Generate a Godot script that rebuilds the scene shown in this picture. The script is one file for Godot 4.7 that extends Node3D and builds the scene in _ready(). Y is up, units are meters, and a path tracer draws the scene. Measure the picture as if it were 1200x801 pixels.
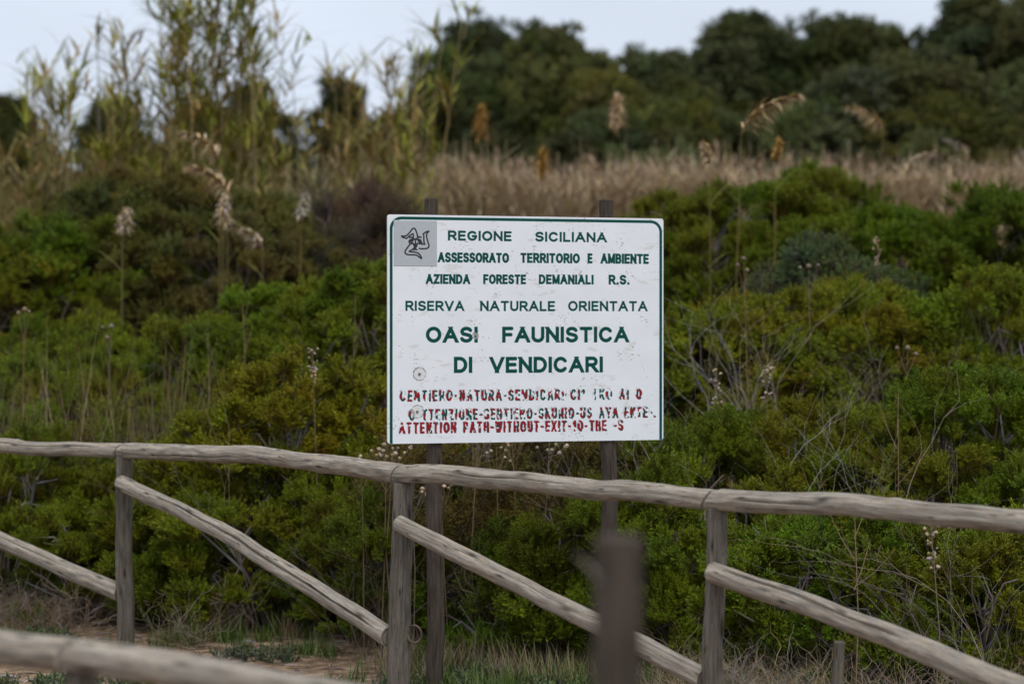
extends Node3D
# A nature-reserve notice board behind a log fence, a scrub bank, reeds and trees, under an overcast sky.
# Units are metres; the camera stands at x = 0, z = 0 and looks towards -z.

const EYE := 1.6
var rng := RandomNumberGenerator.new()
var soil_noise := FastNoiseLite.new()
var M := {}
var taken := {}


# ------------------------------------------------------------------ mesh buffer
class Buf:
	var v := PackedVector3Array()
	var n := PackedVector3Array()
	var c := PackedColorArray()
	var u := PackedVector2Array()
	var i := PackedInt32Array()

	func vert(p: Vector3, nn: Vector3, col := Color.WHITE, uv := Vector2.ZERO) -> int:
		v.append(p); n.append(nn); c.append(col); u.append(uv)
		return v.size() - 1

	func tri(a: int, b: int, d: int) -> void:
		i.append(a); i.append(b); i.append(d)

	# a small folded leaf: base, two sides, tip
	func leaf(p: Vector3, d: Vector3, nn: Vector3, l: float, w: float, col: Color, fold := 0.25) -> void:
		var s := d.cross(nn).normalized()
		nn = s.cross(d).normalized()
		var m := p + d * l * 0.45
		var a := vert(p, nn, col)
		var b := vert(m + s * w * 0.5 + nn * w * fold, (nn - s * 0.45).normalized(), col)
		var e := vert(p + d * l, nn, col)
		var g := vert(m - s * w * 0.5 + nn * w * fold, (nn + s * 0.45).normalized(), col)
		tri(a, b, e); tri(a, e, g)

	# a long arching blade of segs pieces
	func blade(p: Vector3, d: Vector3, l: float, w: float, droop: float, col: Color, segs := 4) -> void:
		var side := d.cross(Vector3.UP)
		if side.length() < 0.01:
			side = Vector3.RIGHT
		side = side.normalized()
		var q := p
		var dir := d.normalized()
		var last := -1
		for k in segs + 1:
			var t := float(k) / segs
			var ww := w * (0.55 + 1.2 * t if t < 0.35 else (1.0 - t) * 1.5)
			ww = maxf(minf(ww, w), 0.0004)
			var nn := side.cross(dir).normalized()
			var a := vert(q - side * ww * 0.5 + nn * ww * 0.2, (nn + side * 0.3).normalized(), col)
			var b := vert(q + side * ww * 0.5 + nn * ww * 0.2, (nn - side * 0.3).normalized(), col)
			if last >= 0:
				tri(last, a, b); tri(last, b, last + 1)
			last = a
			q += dir * l / segs
			dir = (dir + Vector3.DOWN * droop / segs).normalized()

	func tube(pts: Array, radii: Array, sides: int, col: Color, closed := true) -> void:
		var first := v.size()
		var count := pts.size()
		var ref := Vector3(0.31, 0.2, 0.93)
		var run := 0.0
		for k in count:
			var d: Vector3 = (pts[mini(k + 1, count - 1)] - pts[maxi(k - 1, 0)]).normalized()
			var a := d.cross(ref).normalized()
			var b := d.cross(a)
			if k > 0:
				run += (pts[k] - pts[k - 1]).length()
			for s in sides + 1:
				var g := TAU * s / sides
				var o := a * cos(g) + b * sin(g)
				vert(pts[k] + o * radii[k], o, col, Vector2(run, float(s) / sides))
		for k in count - 1:
			for s in sides:
				var a := first + k * (sides + 1) + s
				var b := a + sides + 1
				tri(a, a + 1, b + 1); tri(a, b + 1, b)
		if closed:
			for e in [0, count - 1]:
				var d: Vector3 = (pts[count - 1] - pts[count - 2]).normalized() if e else (pts[0] - pts[1]).normalized()
				var m := vert(pts[e], d, col, Vector2(run, 0.5))
				var ring := []
				for s in sides:
					ring.append(vert(v[first + e * (sides + 1) + s], d, col, Vector2(run, float(s) / sides)))
				for s in sides:
					tri(m, ring[s], ring[(s + 1) % sides])

	# a bumpy little ball
	func ball(p: Vector3, r: float, col: Color, squash := 1.0, bumps := 0.18) -> void:
		var first := v.size()
		for a in 5:
			var th := PI * a / 4.0
			for b in 6:
				var ph := TAU * (b + 0.5 * (a % 2)) / 6.0
				var o := Vector3(sin(th) * cos(ph), cos(th) * squash, sin(th) * sin(ph))
				vert(p + o * r * (1.0 + bumps * sin(b * 2.4 + a * 5.1 + p.x * 71.0)), o.normalized(), col)
		for a in 4:
			for b in 6:
				var q := first + a * 6 + b
				var w := first + a * 6 + (b + 1) % 6
				tri(q, w, q + 6); tri(w, w + 6, q + 6)

	func smooth() -> void:
		n.fill(Vector3.ZERO)
		for k in range(0, i.size(), 3):
			var f := (v[i[k + 2]] - v[i[k]]).cross(v[i[k + 1]] - v[i[k]])
			n[i[k]] += f; n[i[k + 1]] += f; n[i[k + 2]] += f
		for k in n.size():
			n[k] = n[k].normalized()

	func mesh() -> ArrayMesh:
		# every face runs clockwise as seen from the side its normals point to
		for k in range(0, i.size(), 3):
			var f := (v[i[k + 2]] - v[i[k]]).cross(v[i[k + 1]] - v[i[k]])
			if f.dot(n[i[k]] + n[i[k + 1]] + n[i[k + 2]]) < 0.0:
				var t := i[k + 1]
				i[k + 1] = i[k + 2]
				i[k + 2] = t
		var a := []
		a.resize(Mesh.ARRAY_MAX)
		a[Mesh.ARRAY_VERTEX] = v; a[Mesh.ARRAY_NORMAL] = n; a[Mesh.ARRAY_COLOR] = c; a[Mesh.ARRAY_TEX_UV] = u; a[Mesh.ARRAY_INDEX] = i
		var m := ArrayMesh.new()
		m.add_surface_from_arrays(Mesh.PRIMITIVE_TRIANGLES, a)
		return m


# ------------------------------------------------------------------ naming helpers
func numbered(called: String) -> String:
	if not taken.has(called):
		taken[called] = 0
		return called
	taken[called] += 1
	return "%s_%03d" % [called, taken[called]]


func tag(o: Node3D, label: String, category: String, group := "", kind := "") -> void:
	o.set_meta("label", label)
	if kind != "structure":
		o.set_meta("category", category)
	if group:
		o.set_meta("group", group)
	if kind:
		o.set_meta("kind", kind)


func thing(called: String, at: Vector3, label: String, category: String, group := "", kind := "") -> Node3D:
	var o := Node3D.new()
	o.name = numbered(called)
	add_child(o)
	o.position = at
	tag(o, label, category, group, kind)
	return o


func part(called: String, m: Mesh, mat: Material, parent: Node3D) -> MeshInstance3D:
	var o := MeshInstance3D.new()
	o.name = called
	o.mesh = m
	o.material_override = mat
	parent.add_child(o, true)
	return o


func copies(called: String, m: Mesh, mat: Material, places: Array, tints: Array, parent: Node3D) -> MultiMeshInstance3D:
	var mm := MultiMesh.new()
	mm.transform_format = MultiMesh.TRANSFORM_3D
	mm.use_colors = true
	mm.mesh = m
	mm.instance_count = places.size()
	for k in places.size():
		mm.set_instance_transform(k, places[k])
		mm.set_instance_color(k, tints[k])
	var o := MultiMeshInstance3D.new()
	o.name = called
	o.multimesh = mm
	o.material_override = mat
	o.set_meta("kind", "stuff")
	parent.add_child(o, true)
	return o


func rf(a: float, b: float) -> float:
	return rng.randf_range(a, b)


func mottled(c: Color, amount: float) -> Color:
	var k := 1.0 + rf(-amount, amount)
	return Color(c.r * k * (1.0 + rf(-amount, amount) * 0.5), c.g * k, c.b * k * (1.0 + rf(-amount, amount)))


# ------------------------------------------------------------------ terrain
func foot_of_bank(x: float) -> float:
	return 11.9 - 0.62 * clampf(x, -4.0, 4.0)


func ground_y(x: float, z: float) -> float:
	var d := -z
	var b := foot_of_bank(x)
	var t := clampf((d - b) / 9.0, 0.0, 1.0)
	var y := 1.15 * t * t * (3.0 - 2.0 * t)
	var rough := 0.02 + 0.16 * clampf((d - b) / 3.0, 0.0, 1.0)
	return y + soil_noise.get_noise_2d(x * 1.2, z * 1.2) * rough + soil_noise.get_noise_2d(x * 9.0, z * 9.0) * 0.012


# ------------------------------------------------------------------ materials
func plain(c: Color, rough := 0.8) -> StandardMaterial3D:
	var m := StandardMaterial3D.new()
	m.albedo_color = c.linear_to_srgb()
	m.roughness = rough
	m.metallic_specular = 0.3
	return m


func leafy(rough: float, through: float) -> StandardMaterial3D:
	var m := StandardMaterial3D.new()
	m.vertex_color_use_as_albedo = true
	m.roughness = rough
	m.metallic_specular = 0.22
	m.cull_mode = BaseMaterial3D.CULL_DISABLED
	if through > 0.0:
		m.backlight_enabled = true
		m.backlight = Color(through, through, through * 0.6)
	return m


func wood_textures() -> Array:
	# u runs along the log (1.5 m), v once round it; round noise so that v closes on itself
	var w := 1024
	var h := 512
	var fibre := FastNoiseLite.new(); fibre.seed = 3; fibre.frequency = 1.0; fibre.fractal_octaves = 2
	var blot := FastNoiseLite.new(); blot.seed = 8; blot.frequency = 1.0; blot.fractal_octaves = 3
	var color := Image.create(w, h, false, Image.FORMAT_RGB8)
	var relief := Image.create(w, h, false, Image.FORMAT_RGB8)
	var knots := []
	var r := RandomNumberGenerator.new(); r.seed = 5
	for k in 13:
		knots.append([r.randf() * w, r.randf() * h, r.randf_range(6, 20)])
	for y in h:
		var a := TAU * y / h
		var cy := cos(a)
		var sy := sin(a)
		for x in w:
			# the length closes on itself too: mirrored halves
			var t := absf(float(x) / w * 2.0 - 1.0)
			var f := fibre.get_noise_3d(t * 1.8, cy * 8.0, sy * 8.0)
			var g := fibre.get_noise_3d(t * 4.0 + 40.0, cy * 30.0, sy * 30.0)
			var b := blot.get_noise_3d(t * 5.0 + 9.0, cy * 1.9, sy * 1.9)
			var bw := blot.get_noise_3d(t * 9.0 - 30.0, cy * 3.0, sy * 3.0)
			var crack := 1.0 - smoothstep(0.0, 0.05, absf(f) + maxf(0.0, 0.03 - b * 0.5))
			var v := 0.36 + 0.10 * f + 0.19 * g + 0.22 * b
			var warm := clampf(bw * 1.5, 0.0, 1.0)
			for k in knots:
				var dx: float = (x - k[0]) / (k[2] * 1.5)
				var dy: float = (y - k[1]) / k[2]
				if absf(dx) < 2.5 and absf(dy) < 2.5:
					var q := exp(-(dx * dx + dy * dy) * 1.4)
					v *= 1.0 - 0.8 * q
			v = clampf(v, 0.05, 0.8) * (1.0 - 0.85 * crack)
			color.set_pixel(x, y, Color(v * (1.04 + 0.16 * warm), v * (0.96 + 0.01 * warm), v * (0.885 - 0.14 * warm)).linear_to_srgb())
			var e := clampf(0.5 + 0.25 * f + 0.3 * g - 0.5 * crack, 0.0, 1.0)
			relief.set_pixel(x, y, Color(e, e, e))
	return [ImageTexture.create_from_image(color), ImageTexture.create_from_image(relief)]


func wood(tex: Array, tint: Color, shift: float) -> StandardMaterial3D:
	var m := StandardMaterial3D.new()
	m.albedo_texture = tex[0]
	m.albedo_color = tint
	m.heightmap_enabled = true
	m.heightmap_texture = tex[1]
	m.heightmap_scale = 0.16
	m.roughness = 0.85
	m.metallic_specular = 0.25
	m.uv1_scale = Vector3(0.667, 1, 1)
	m.uv1_offset = Vector3(shift, shift * 1.7, 0)
	return m


func make_materials() -> void:
	M.leaf = leafy(0.5, 0.3)
	M.dull_leaf = leafy(0.75, 0.25)
	M.reed = leafy(0.8, 0.25)
	M.bark = plain(Color(0.10, 0.085, 0.07), 0.9)
	M.twig = leafy(0.9, 0.0)
	var w := wood_textures()
	M.rail = []
	M.post = []
	for k in 3:
		M.rail.append(wood(w, Color(0.87, 0.85, 0.81), 0.31 * k))
		M.post.append(wood(w, Color(0.60, 0.585, 0.555), 0.17 + 0.29 * k))
	M.dark_post = wood(w, Color(0.45, 0.42, 0.395), 0.6)
	M.end_grain = plain(Color(0.16, 0.13, 0.11), 0.95)
	# sandy soil
	var s := StandardMaterial3D.new()
	var n1 := FastNoiseLite.new(); n1.seed = 21; n1.frequency = 0.012; n1.fractal_octaves = 5
	var ramp := Gradient.new()
	ramp.offsets = PackedFloat32Array([0.0, 0.4, 0.6, 1.0])
	ramp.colors = PackedColorArray([Color(0.30, 0.245, 0.195), Color(0.43, 0.355, 0.285), Color(0.52, 0.435, 0.355), Color(0.65, 0.57, 0.48)])
	var t1 := NoiseTexture2D.new(); t1.width = 1024; t1.height = 1024; t1.seamless = true; t1.noise = n1; t1.color_ramp = ramp
	var n2 := FastNoiseLite.new(); n2.seed = 22; n2.frequency = 0.03; n2.fractal_octaves = 4
	var t2 := NoiseTexture2D.new(); t2.width = 512; t2.height = 512; t2.seamless = true; t2.noise = n2
	s.albedo_texture = t1
	s.heightmap_enabled = true; s.heightmap_texture = t2; s.heightmap_scale = 3.0
	s.uv1_triplanar = true; s.uv1_world_triplanar = true; s.uv1_scale = Vector3(0.6, 0.6, 0.6)
	s.roughness = 0.95; s.metallic_specular = 0.15
	M.soil = s


# ------------------------------------------------------------------ sky, camera
func build_view() -> void:
	var cam := Camera3D.new()
	cam.name = "camera"
	add_child(cam)
	cam.position = Vector3(0, EYE, 0)
	cam.rotation.x = -0.0051
	var lens := CameraAttributesPhysical.new()
	lens.frustum_focal_length = 85.0
	lens.frustum_focus_distance = 10.1
	lens.exposure_aperture = 2.4
	lens.frustum_near = 0.1
	lens.frustum_far = 2000.0
	cam.attributes = lens
	cam.keep_aspect = Camera3D.KEEP_HEIGHT
	cam.fov = 16.09
	cam.near = 0.1
	cam.far = 2000.0
	cam.current = true
	var env := Environment.new()
	env.background_mode = Environment.BG_SKY
	env.tonemap_mode = Environment.TONE_MAPPER_LINEAR
	env.tonemap_exposure = 1.0
	env.sdfgi_enabled = true
	env.ssao_enabled = true
	env.ssil_enabled = true
	var sky := Sky.new()
	var pan := PanoramaSkyMaterial.new()
	var im := Image.create(512, 256, false, Image.FORMAT_RGBF)
	var cn := FastNoiseLite.new(); cn.seed = 4; cn.frequency = 1.1; cn.fractal_octaves = 3
	for y in 256:
		var el := PI * (0.5 - (y + 0.5) / 256.0)
		for x in 512:
			var az := TAU * (x + 0.5) / 512.0
			var p := Vector3(cos(az) * cos(el), sin(el) * 2.5, sin(az) * cos(el))
			var up := clampf(sin(el), 0.0, 1.0)
			var k := (1.0 + 0.75 * up) * (1.0 + 0.15 * cn.get_noise_3dv(p * 2.0) + 0.17 * cn.get_noise_3dv(p * 3.6 + Vector3(1.6, 0, 0)))
			im.set_pixel(x, y, Color(0.665 * k, 0.745 * k, 0.875 * k).lerp(Color(0.80 * k, 0.82 * k, 0.86 * k), up * 0.7))
	pan.panorama = ImageTexture.create_from_image(im)
	sky.sky_material = pan
	env.sky = sky
	var we := WorldEnvironment.new()
	we.name = "world_environment"
	we.environment = env
	add_child(we)
	var sun := DirectionalLight3D.new()
	sun.name = "sun"
	sun.light_energy = 0.42
	sun.light_angular_distance = 25.0
	sun.light_color = Color(1.0, 0.99, 0.975)
	sun.shadow_enabled = true
	sun.rotation_degrees = Vector3(-52, 24, 0)
	add_child(sun)


func build_ground() -> void:
	var xs := PackedFloat32Array()
	var zs := PackedFloat32Array()
	var x := 0.0
	var step := 0.12
	while x < 700.0:
		xs.append(x)
		if x > 4.0:
			step *= 1.14
		x += step
	var all := PackedFloat32Array()
	for k in range(xs.size() - 1, 0, -1):
		all.append(-xs[k])
	all.append_array(xs)
	var z := 60.0
	while z > -900.0:
		zs.append(z)
		var d := -z
		z -= 8.0 if d < -8.0 else (0.5 if d < 4.0 else (0.1 if d < 16.0 else (0.4 if d < 30.0 else maxf(2.0, d * 0.08))))
	var b := Buf.new()
	for zz in zs:
		for xx in all:
			b.vert(Vector3(xx, ground_y(xx, zz), zz), Vector3.UP)
	var w := all.size()
	for r in zs.size() - 1:
		for k in w - 1:
			var a := r * w + k
			b.tri(a, a + 1, a + w + 1); b.tri(a, a + w + 1, a + w)
	b.smooth()
	var g := part("ground", b.mesh(), M.soil, self)
	g.set_meta("kind", "structure")
	g.set_meta("label", "sandy brown soil rising into a scrub covered bank")


# ------------------------------------------------------------------ logs
# o: seed, bend (m), rough, crack = [[angle0, angle1, t0, t1, depth, half width]], square (0..1), cap_tilt
func log_mesh(a: Vector3, b: Vector3, r0: float, r1: float, o := {}) -> ArrayMesh:
	var len := (b - a).length()
	var rings := int(len / 0.022) + 2
	var sides := 56
	var nz := FastNoiseLite.new(); nz.seed = o.get("seed", 1); nz.frequency = 1.0; nz.fractal_octaves = 3
	var dir := (b - a) / len
	var ref := Vector3.UP if absf(dir.y) < 0.9 else Vector3(0, 0, 1)
	var e1 := ref.cross(dir).normalized()      # sideways
	var e2 := dir.cross(e1).normalized()       # "up" of the log
	var bend: float = o.get("bend", 0.0)
	var rough: float = o.get("rough", 0.05)
	var cracks: Array = o.get("crack", [])
	var square: float = o.get("square", 0.0)
	var s0: float = rf(0.0, 5.0)
	var knots: Array = o.get("knot", [])
	var tilt: float = o.get("cap_tilt", 0.0)
	var buf := Buf.new()
	for k in rings:
		var t := float(k) / (rings - 1)
		var mid := a + dir * len * t + e2 * bend * sin(PI * t) + (e1 * nz.get_noise_2d(t * len * 0.9, 5.0) + e2 * nz.get_noise_2d(t * len * 0.9, 55.0)) * 0.02 * sin(PI * t)
		var r := lerpf(r0, r1, t)
		for s in sides + 1:
			var base := TAU * (s % sides) / sides
			var g := base
			var cut := 0.0
			for c in cracks:
				if t > c[2] and t < c[3]:
					var th := lerpf(c[0], c[1], (t - c[2]) / (c[3] - c[2])) + nz.get_noise_2d(t * len * 2.0, 90.0 + c[0]) * 0.10
					var kk := int(round(fposmod((c[0] + c[1]) * 0.5, TAU) / TAU * sides)) % sides
					var diff := posmod((s % sides) - kk + sides / 2, sides) - sides / 2
					g += angle_difference(TAU * kk / sides, th) * exp(-diff * diff / 60.0)
					var fade := smoothstep(0.0, 0.08, (t - c[2])) * smoothstep(0.0, 0.08, (c[3] - t))
					if diff == 0:
						cut += c[4] * fade
					elif absi(diff) == 1:
						g += (signf(diff) * c[5] / r - diff * TAU / sides) * fade
			var rr := r * (1.0 + rough * nz.get_noise_3d(t * len * 2.2, cos(base) * 1.2 + 7.0, sin(base) * 1.2) * 2.0 + 0.014 * nz.get_noise_3d(t * len * 3.0, cos(base) * 7.0, sin(base) * 7.0))
			for q in knots:
				var dx: float = (t - q[0]) * len / q[2]
				var da: float = angle_difference(q[1], g) * r / q[2]
				rr += 0.3 * q[2] * exp(-(dx * dx + da * da) * 1.2)
			if square > 0.0:
				var f := pow(pow(absf(cos(g)), 6.0) + pow(absf(sin(g)), 6.0), -1.0 / 6.0)
				rr *= lerpf(1.0, f * 0.93, square)
			rr -= cut
			var p := mid + (e1 * cos(g) + e2 * sin(g)) * rr
			if tilt != 0.0:
				var w := maxf(0.0, 1.0 - t * len / 0.12) + maxf(0.0, 1.0 - (1.0 - t) * len / 0.12)
				p += dir * sin(g) * rr * tilt * w
			buf.vert(p, Vector3.UP, Color.WHITE, Vector2(s0 + t * len, float(s) / sides))
	for k in rings - 1:
		for s in sides:
			var q := k * (sides + 1) + s
			buf.tri(q, q + 1, q + sides + 2); buf.tri(q, q + sides + 2, q + sides + 1)
	buf.smooth()
	# weld the normals of the seam
	for k in rings:
		var q := k * (sides + 1)
		var m := (buf.n[q] + buf.n[q + sides]).normalized()
		buf.n[q] = m; buf.n[q + sides] = m
	for e in 2:
		var row := (rings - 1) * (sides + 1) if e else 0
		var d := dir if e else -dir
		var mid := Vector3.ZERO
		for s in sides:
			mid += buf.v[row + s] / sides
		var inner := []
		var outer := []
		for s in sides:
			var p := buf.v[row + s]
			outer.append(buf.vert(p, d, Color.WHITE, Vector2(s0 + 0.3, 0.1)))
			inner.append(buf.vert(mid.lerp(p, 0.88) + d * 0.004, d, Color.WHITE, Vector2(s0 + 0.3, 0.11)))
		var m := buf.vert(mid + d * 0.005, d, Color.WHITE, Vector2(s0 + 0.3, 0.13))
		for s in sides:
			var s2: int = (s + 1) % sides
			buf.tri(outer[s], outer[s2], inner[s2]); buf.tri(outer[s], inner[s2], inner[s]); buf.tri(m, inner[s], inner[s2])
	return buf.mesh()


func build_fences() -> void:
	# the long fence: feet of its posts
	var feet := [Vector3(-3.95, 0, -13.55), Vector3(-1.92, 0, -11.97), Vector3(-0.48, 0, -10.0), Vector3(0.70, 0, -8.5), Vector3(1.93, 0, -6.92)]
	var tops := [Vector3(-3.95, 0.95, -13.55), Vector3(-1.92, 0.97, -11.97), Vector3(-0.452, 0.965, -10.0), Vector3(0.722, 0.97, -8.5), Vector3(1.93, 0.97, -6.92)]
	var f := thing("log_fence", Vector3.ZERO, "weathered grey log fence with slanting braces running in front of the notice board", "fence")
	var pr := [0.045, 0.043, 0.046, 0.0385, 0.042]
	for k in 5:
		var low: Vector3 = feet[k]
		low.y = ground_y(low.x, low.z) - 0.25
		var o := {"seed": 30 + k, "rough": 0.05, "square": [0.2, 0.75, 0.1, 0.6, 0.3][k], "bend": [0.0, 0.0, 0.012, 0.008, 0.0][k]}
		if k == 1:
			o.crack = [[-2.0, -1.95, 0.3, 0.93, 0.014, 0.003]]
		if k == 2:
			o.crack = [[3.3, 2.7, 0.52, 0.97, 0.025, 0.008]]
			o.knot = [[0.45, -1.4, 0.02], [0.86, -0.6, 0.018]]
		if k == 3:
			o.crack = [[-2.0, -2.05, 0.62, 0.99, 0.014, 0.003]]
		part("post", log_mesh(low, tops[k], pr[k] * 1.06, pr[k] * 0.95, o), M.post[k % 3], f)
	# top rails, each from post to post with a narrow gap at the splice
	var rail_y := [0.985, 1.0, 1.003, 1.0, 1.0]
	var rr := [[0.0385, 0.037], [0.038, 0.040], [0.0395, 0.037], [0.039, 0.034]]
	for k in 4:
		var a: Vector3 = tops[k]
		var b: Vector3 = tops[k + 1]
		a.y = rail_y[k]; b.y = rail_y[k + 1]
		var d := (b - a).normalized()
		a += d * (0.008 - 0.03); b -= d * (0.008 + 0.03)
		var o := {"seed": 50 + k, "rough": 0.075, "bend": [0.0, 0.02, 0.012, 0.018][k], "cap_tilt": 0.8}
		o.knot = [[[0.7, 1.0, 0.016]], [[0.45, 1.2, 0.02], [0.62, -1.5, 0.018]], [[0.34, -2.0, 0.012], [0.72, -1.7, 0.012]], [[0.3, -2.2, 0.016], [0.4, -1.6, 0.013], [0.45, 1.3, 0.02]]][k]
		o.crack = [[[2.6, 2.75, 0.55, 0.98, 0.01, 0.002]], [[3.6, 3.45, 0.12, 0.5, 0.01, 0.0018]], [[2.85, 2.7, 0.2, 0.62, 0.009, 0.0016]], [[3.05, 3.25, 0.05, 0.3, 0.009, 0.0016]]][k]
		part("rail", log_mesh(a, b, rr[k][0], rr[k][1], o), M.rail[k % 3], f)
	# slanting braces: the upper end is nailed to the face of a post, the lower end butts the next one
	var ba := [[Vector3(-3.82, 0.86, -13.40), Vector3(-1.945, 0.293, -11.99), 0.040, 0.043], [Vector3(-1.925, 0.845, -11.90), Vector3(-0.51, 0.325, -10.03), 0.037, 0.042],
		[Vector3(-0.46, 0.80, -9.93), Vector3(0.682, 0.366, -8.53), 0.036, 0.039], [Vector3(0.70, 0.752, -8.44), Vector3(1.88, 0.40, -6.98), 0.036, 0.043]]
	for k in 4:
		var o := {"seed": 70 + k, "rough": 0.06, "bend": [0.0, 0.035, 0.0, 0.015][k], "cap_tilt": -0.1}
		o.crack = [[[2.4, 2.5, 0.1, 0.9, 0.012, 0.002]], [[2.35, 2.75, 0.14, 0.985, 0.032, 0.0052]], [[2.3, 2.5, 0.15, 0.8, 0.007, 0.0013]], [[2.15, 2.6, 0.01, 0.5, 0.03, 0.0045]]][k]
		o.knot = [[[0.6, 2.0, 0.014]], [[0.13, 2.3, 0.016]], [[0.38, 2.6, 0.013], [0.75, 2.2, 0.015]], [[0.55, 2.3, 0.015], [0.66, 2.9, 0.014]]][k]
		part("brace", log_mesh(ba[k][0], ba[k][1], ba[k][2], ba[k][3], o), M.rail[(k + 1) % 3], f)
	# rusty nail heads where braces and rails are fixed
	var head := Buf.new()
	head.tube([Vector3(0, 0, -0.01), Vector3(0, 0, 0.002), Vector3(0, 0, 0.0035)], [0.0045, 0.0045, 0.003], 10, Color.WHITE)
	var rust := plain(Color(0.07, 0.045, 0.035), 0.7)
	for p in [Vector3(-1.905, 0.838, -11.858), Vector3(-1.88, 0.822, -11.835), Vector3(-0.44, 0.792, -9.890), Vector3(-0.415, 0.78, -9.862), Vector3(0.722, 0.745, -8.398), Vector3(0.745, 0.736, -8.37)]:
		part("nail", head.mesh(), rust, f).position = p
	# a stub of the nearer fence, close to the lens and out of focus
	var g := thing("log_fence", Vector3.ZERO, "blurred log rail on short posts crossing the bottom corner below the long fence", "fence")
	part("rail", log_mesh(Vector3(-2.6, 0.862, -6.66), Vector3(-1.005, 0.866, -5.465), 0.038, 0.040, {"seed": 91, "rough": 0.06, "cap_tilt": 0.4, "knot": [[0.93, 2.8, 0.012]]}), M.rail[1], g)
	part("rail", log_mesh(Vector3(-0.99, 0.866, -5.455), Vector3(0.55, 0.75, -4.31), 0.039, 0.036, {"seed": 92, "bend": 0.03, "rough": 0.06, "cap_tilt": 0.4, "knot": [[0.1, 2.6, 0.014]]}), M.rail[2], g)
	for p in [Vector3(-2.55, 0, -6.62), Vector3(-0.975, 0, -5.47), Vector3(0.5, 0, -4.35)]:
		part("post", log_mesh(Vector3(p.x, -0.25, p.z), Vector3(p.x, 0.835 if p.x < 0.0 else 0.72, p.z), 0.037, 0.034, {"seed": 95 + int(p.x * 3), "rough": 0.05}), M.post[1], g)
	var np := thing("wooden_post", Vector3(0.1335, 0, -3.1), "dark blurred wooden post standing close in front of the fence", "post")
	part("shaft", log_mesh(Vector3(0, -0.3, 0), Vector3(0.003, 1.331, 0), 0.036, 0.031, {"seed": 99, "rough": 0.04, "square": 0.3}), M.dark_post, np)
	part("splinter", log_mesh(Vector3(-0.018, 1.275, 0.018), Vector3(-0.05, 1.312, 0.03), 0.004, 0.0015, {"seed": 98, "rough": 0.1}), M.rail[0], np)
	# short stake in the brush
	var sx := 1.16
	var sz := -8.6
	var st := thing("wooden_stake", Vector3(sx, ground_y(sx, sz), sz), "short grey wooden stake in the brush under the brace nearest the camera", "stake")
	part("shaft", log_mesh(Vector3(0, -0.2, 0), Vector3(0.006, 0.49, 0), 0.021, 0.019, {"seed": 97, "rough": 0.06, "square": 0.5}), M.post[0], st)
	# rusty ring nailed to the fence post
	var rg := thing("metal_ring", Vector3(-0.402, 0.345, -9.965), "small rusty ring hanging on the leaning fence post", "ring")
	var b := Buf.new()
	var pts := []
	var rad := []
	for k in 21:
		var t := TAU * k / 20.0
		pts.append(Vector3(cos(t) * 0.028, sin(t) * 0.036, 0.01 * sin(t * 2.0)))
		rad.append(0.005)
	b.tube(pts, rad, 8, Color.WHITE, false)
	part("hoop", b.mesh(), plain(Color(0.14, 0.10, 0.075), 0.8), rg)
	b = Buf.new()
	b.tube([Vector3(-0.045, 0.03, 0.0), Vector3(-0.01, 0.034, 0.0)], [0.003, 0.004], 7, Color.WHITE)
	part("nail", b.mesh(), plain(Color(0.08, 0.055, 0.045), 0.7), rg)


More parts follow.
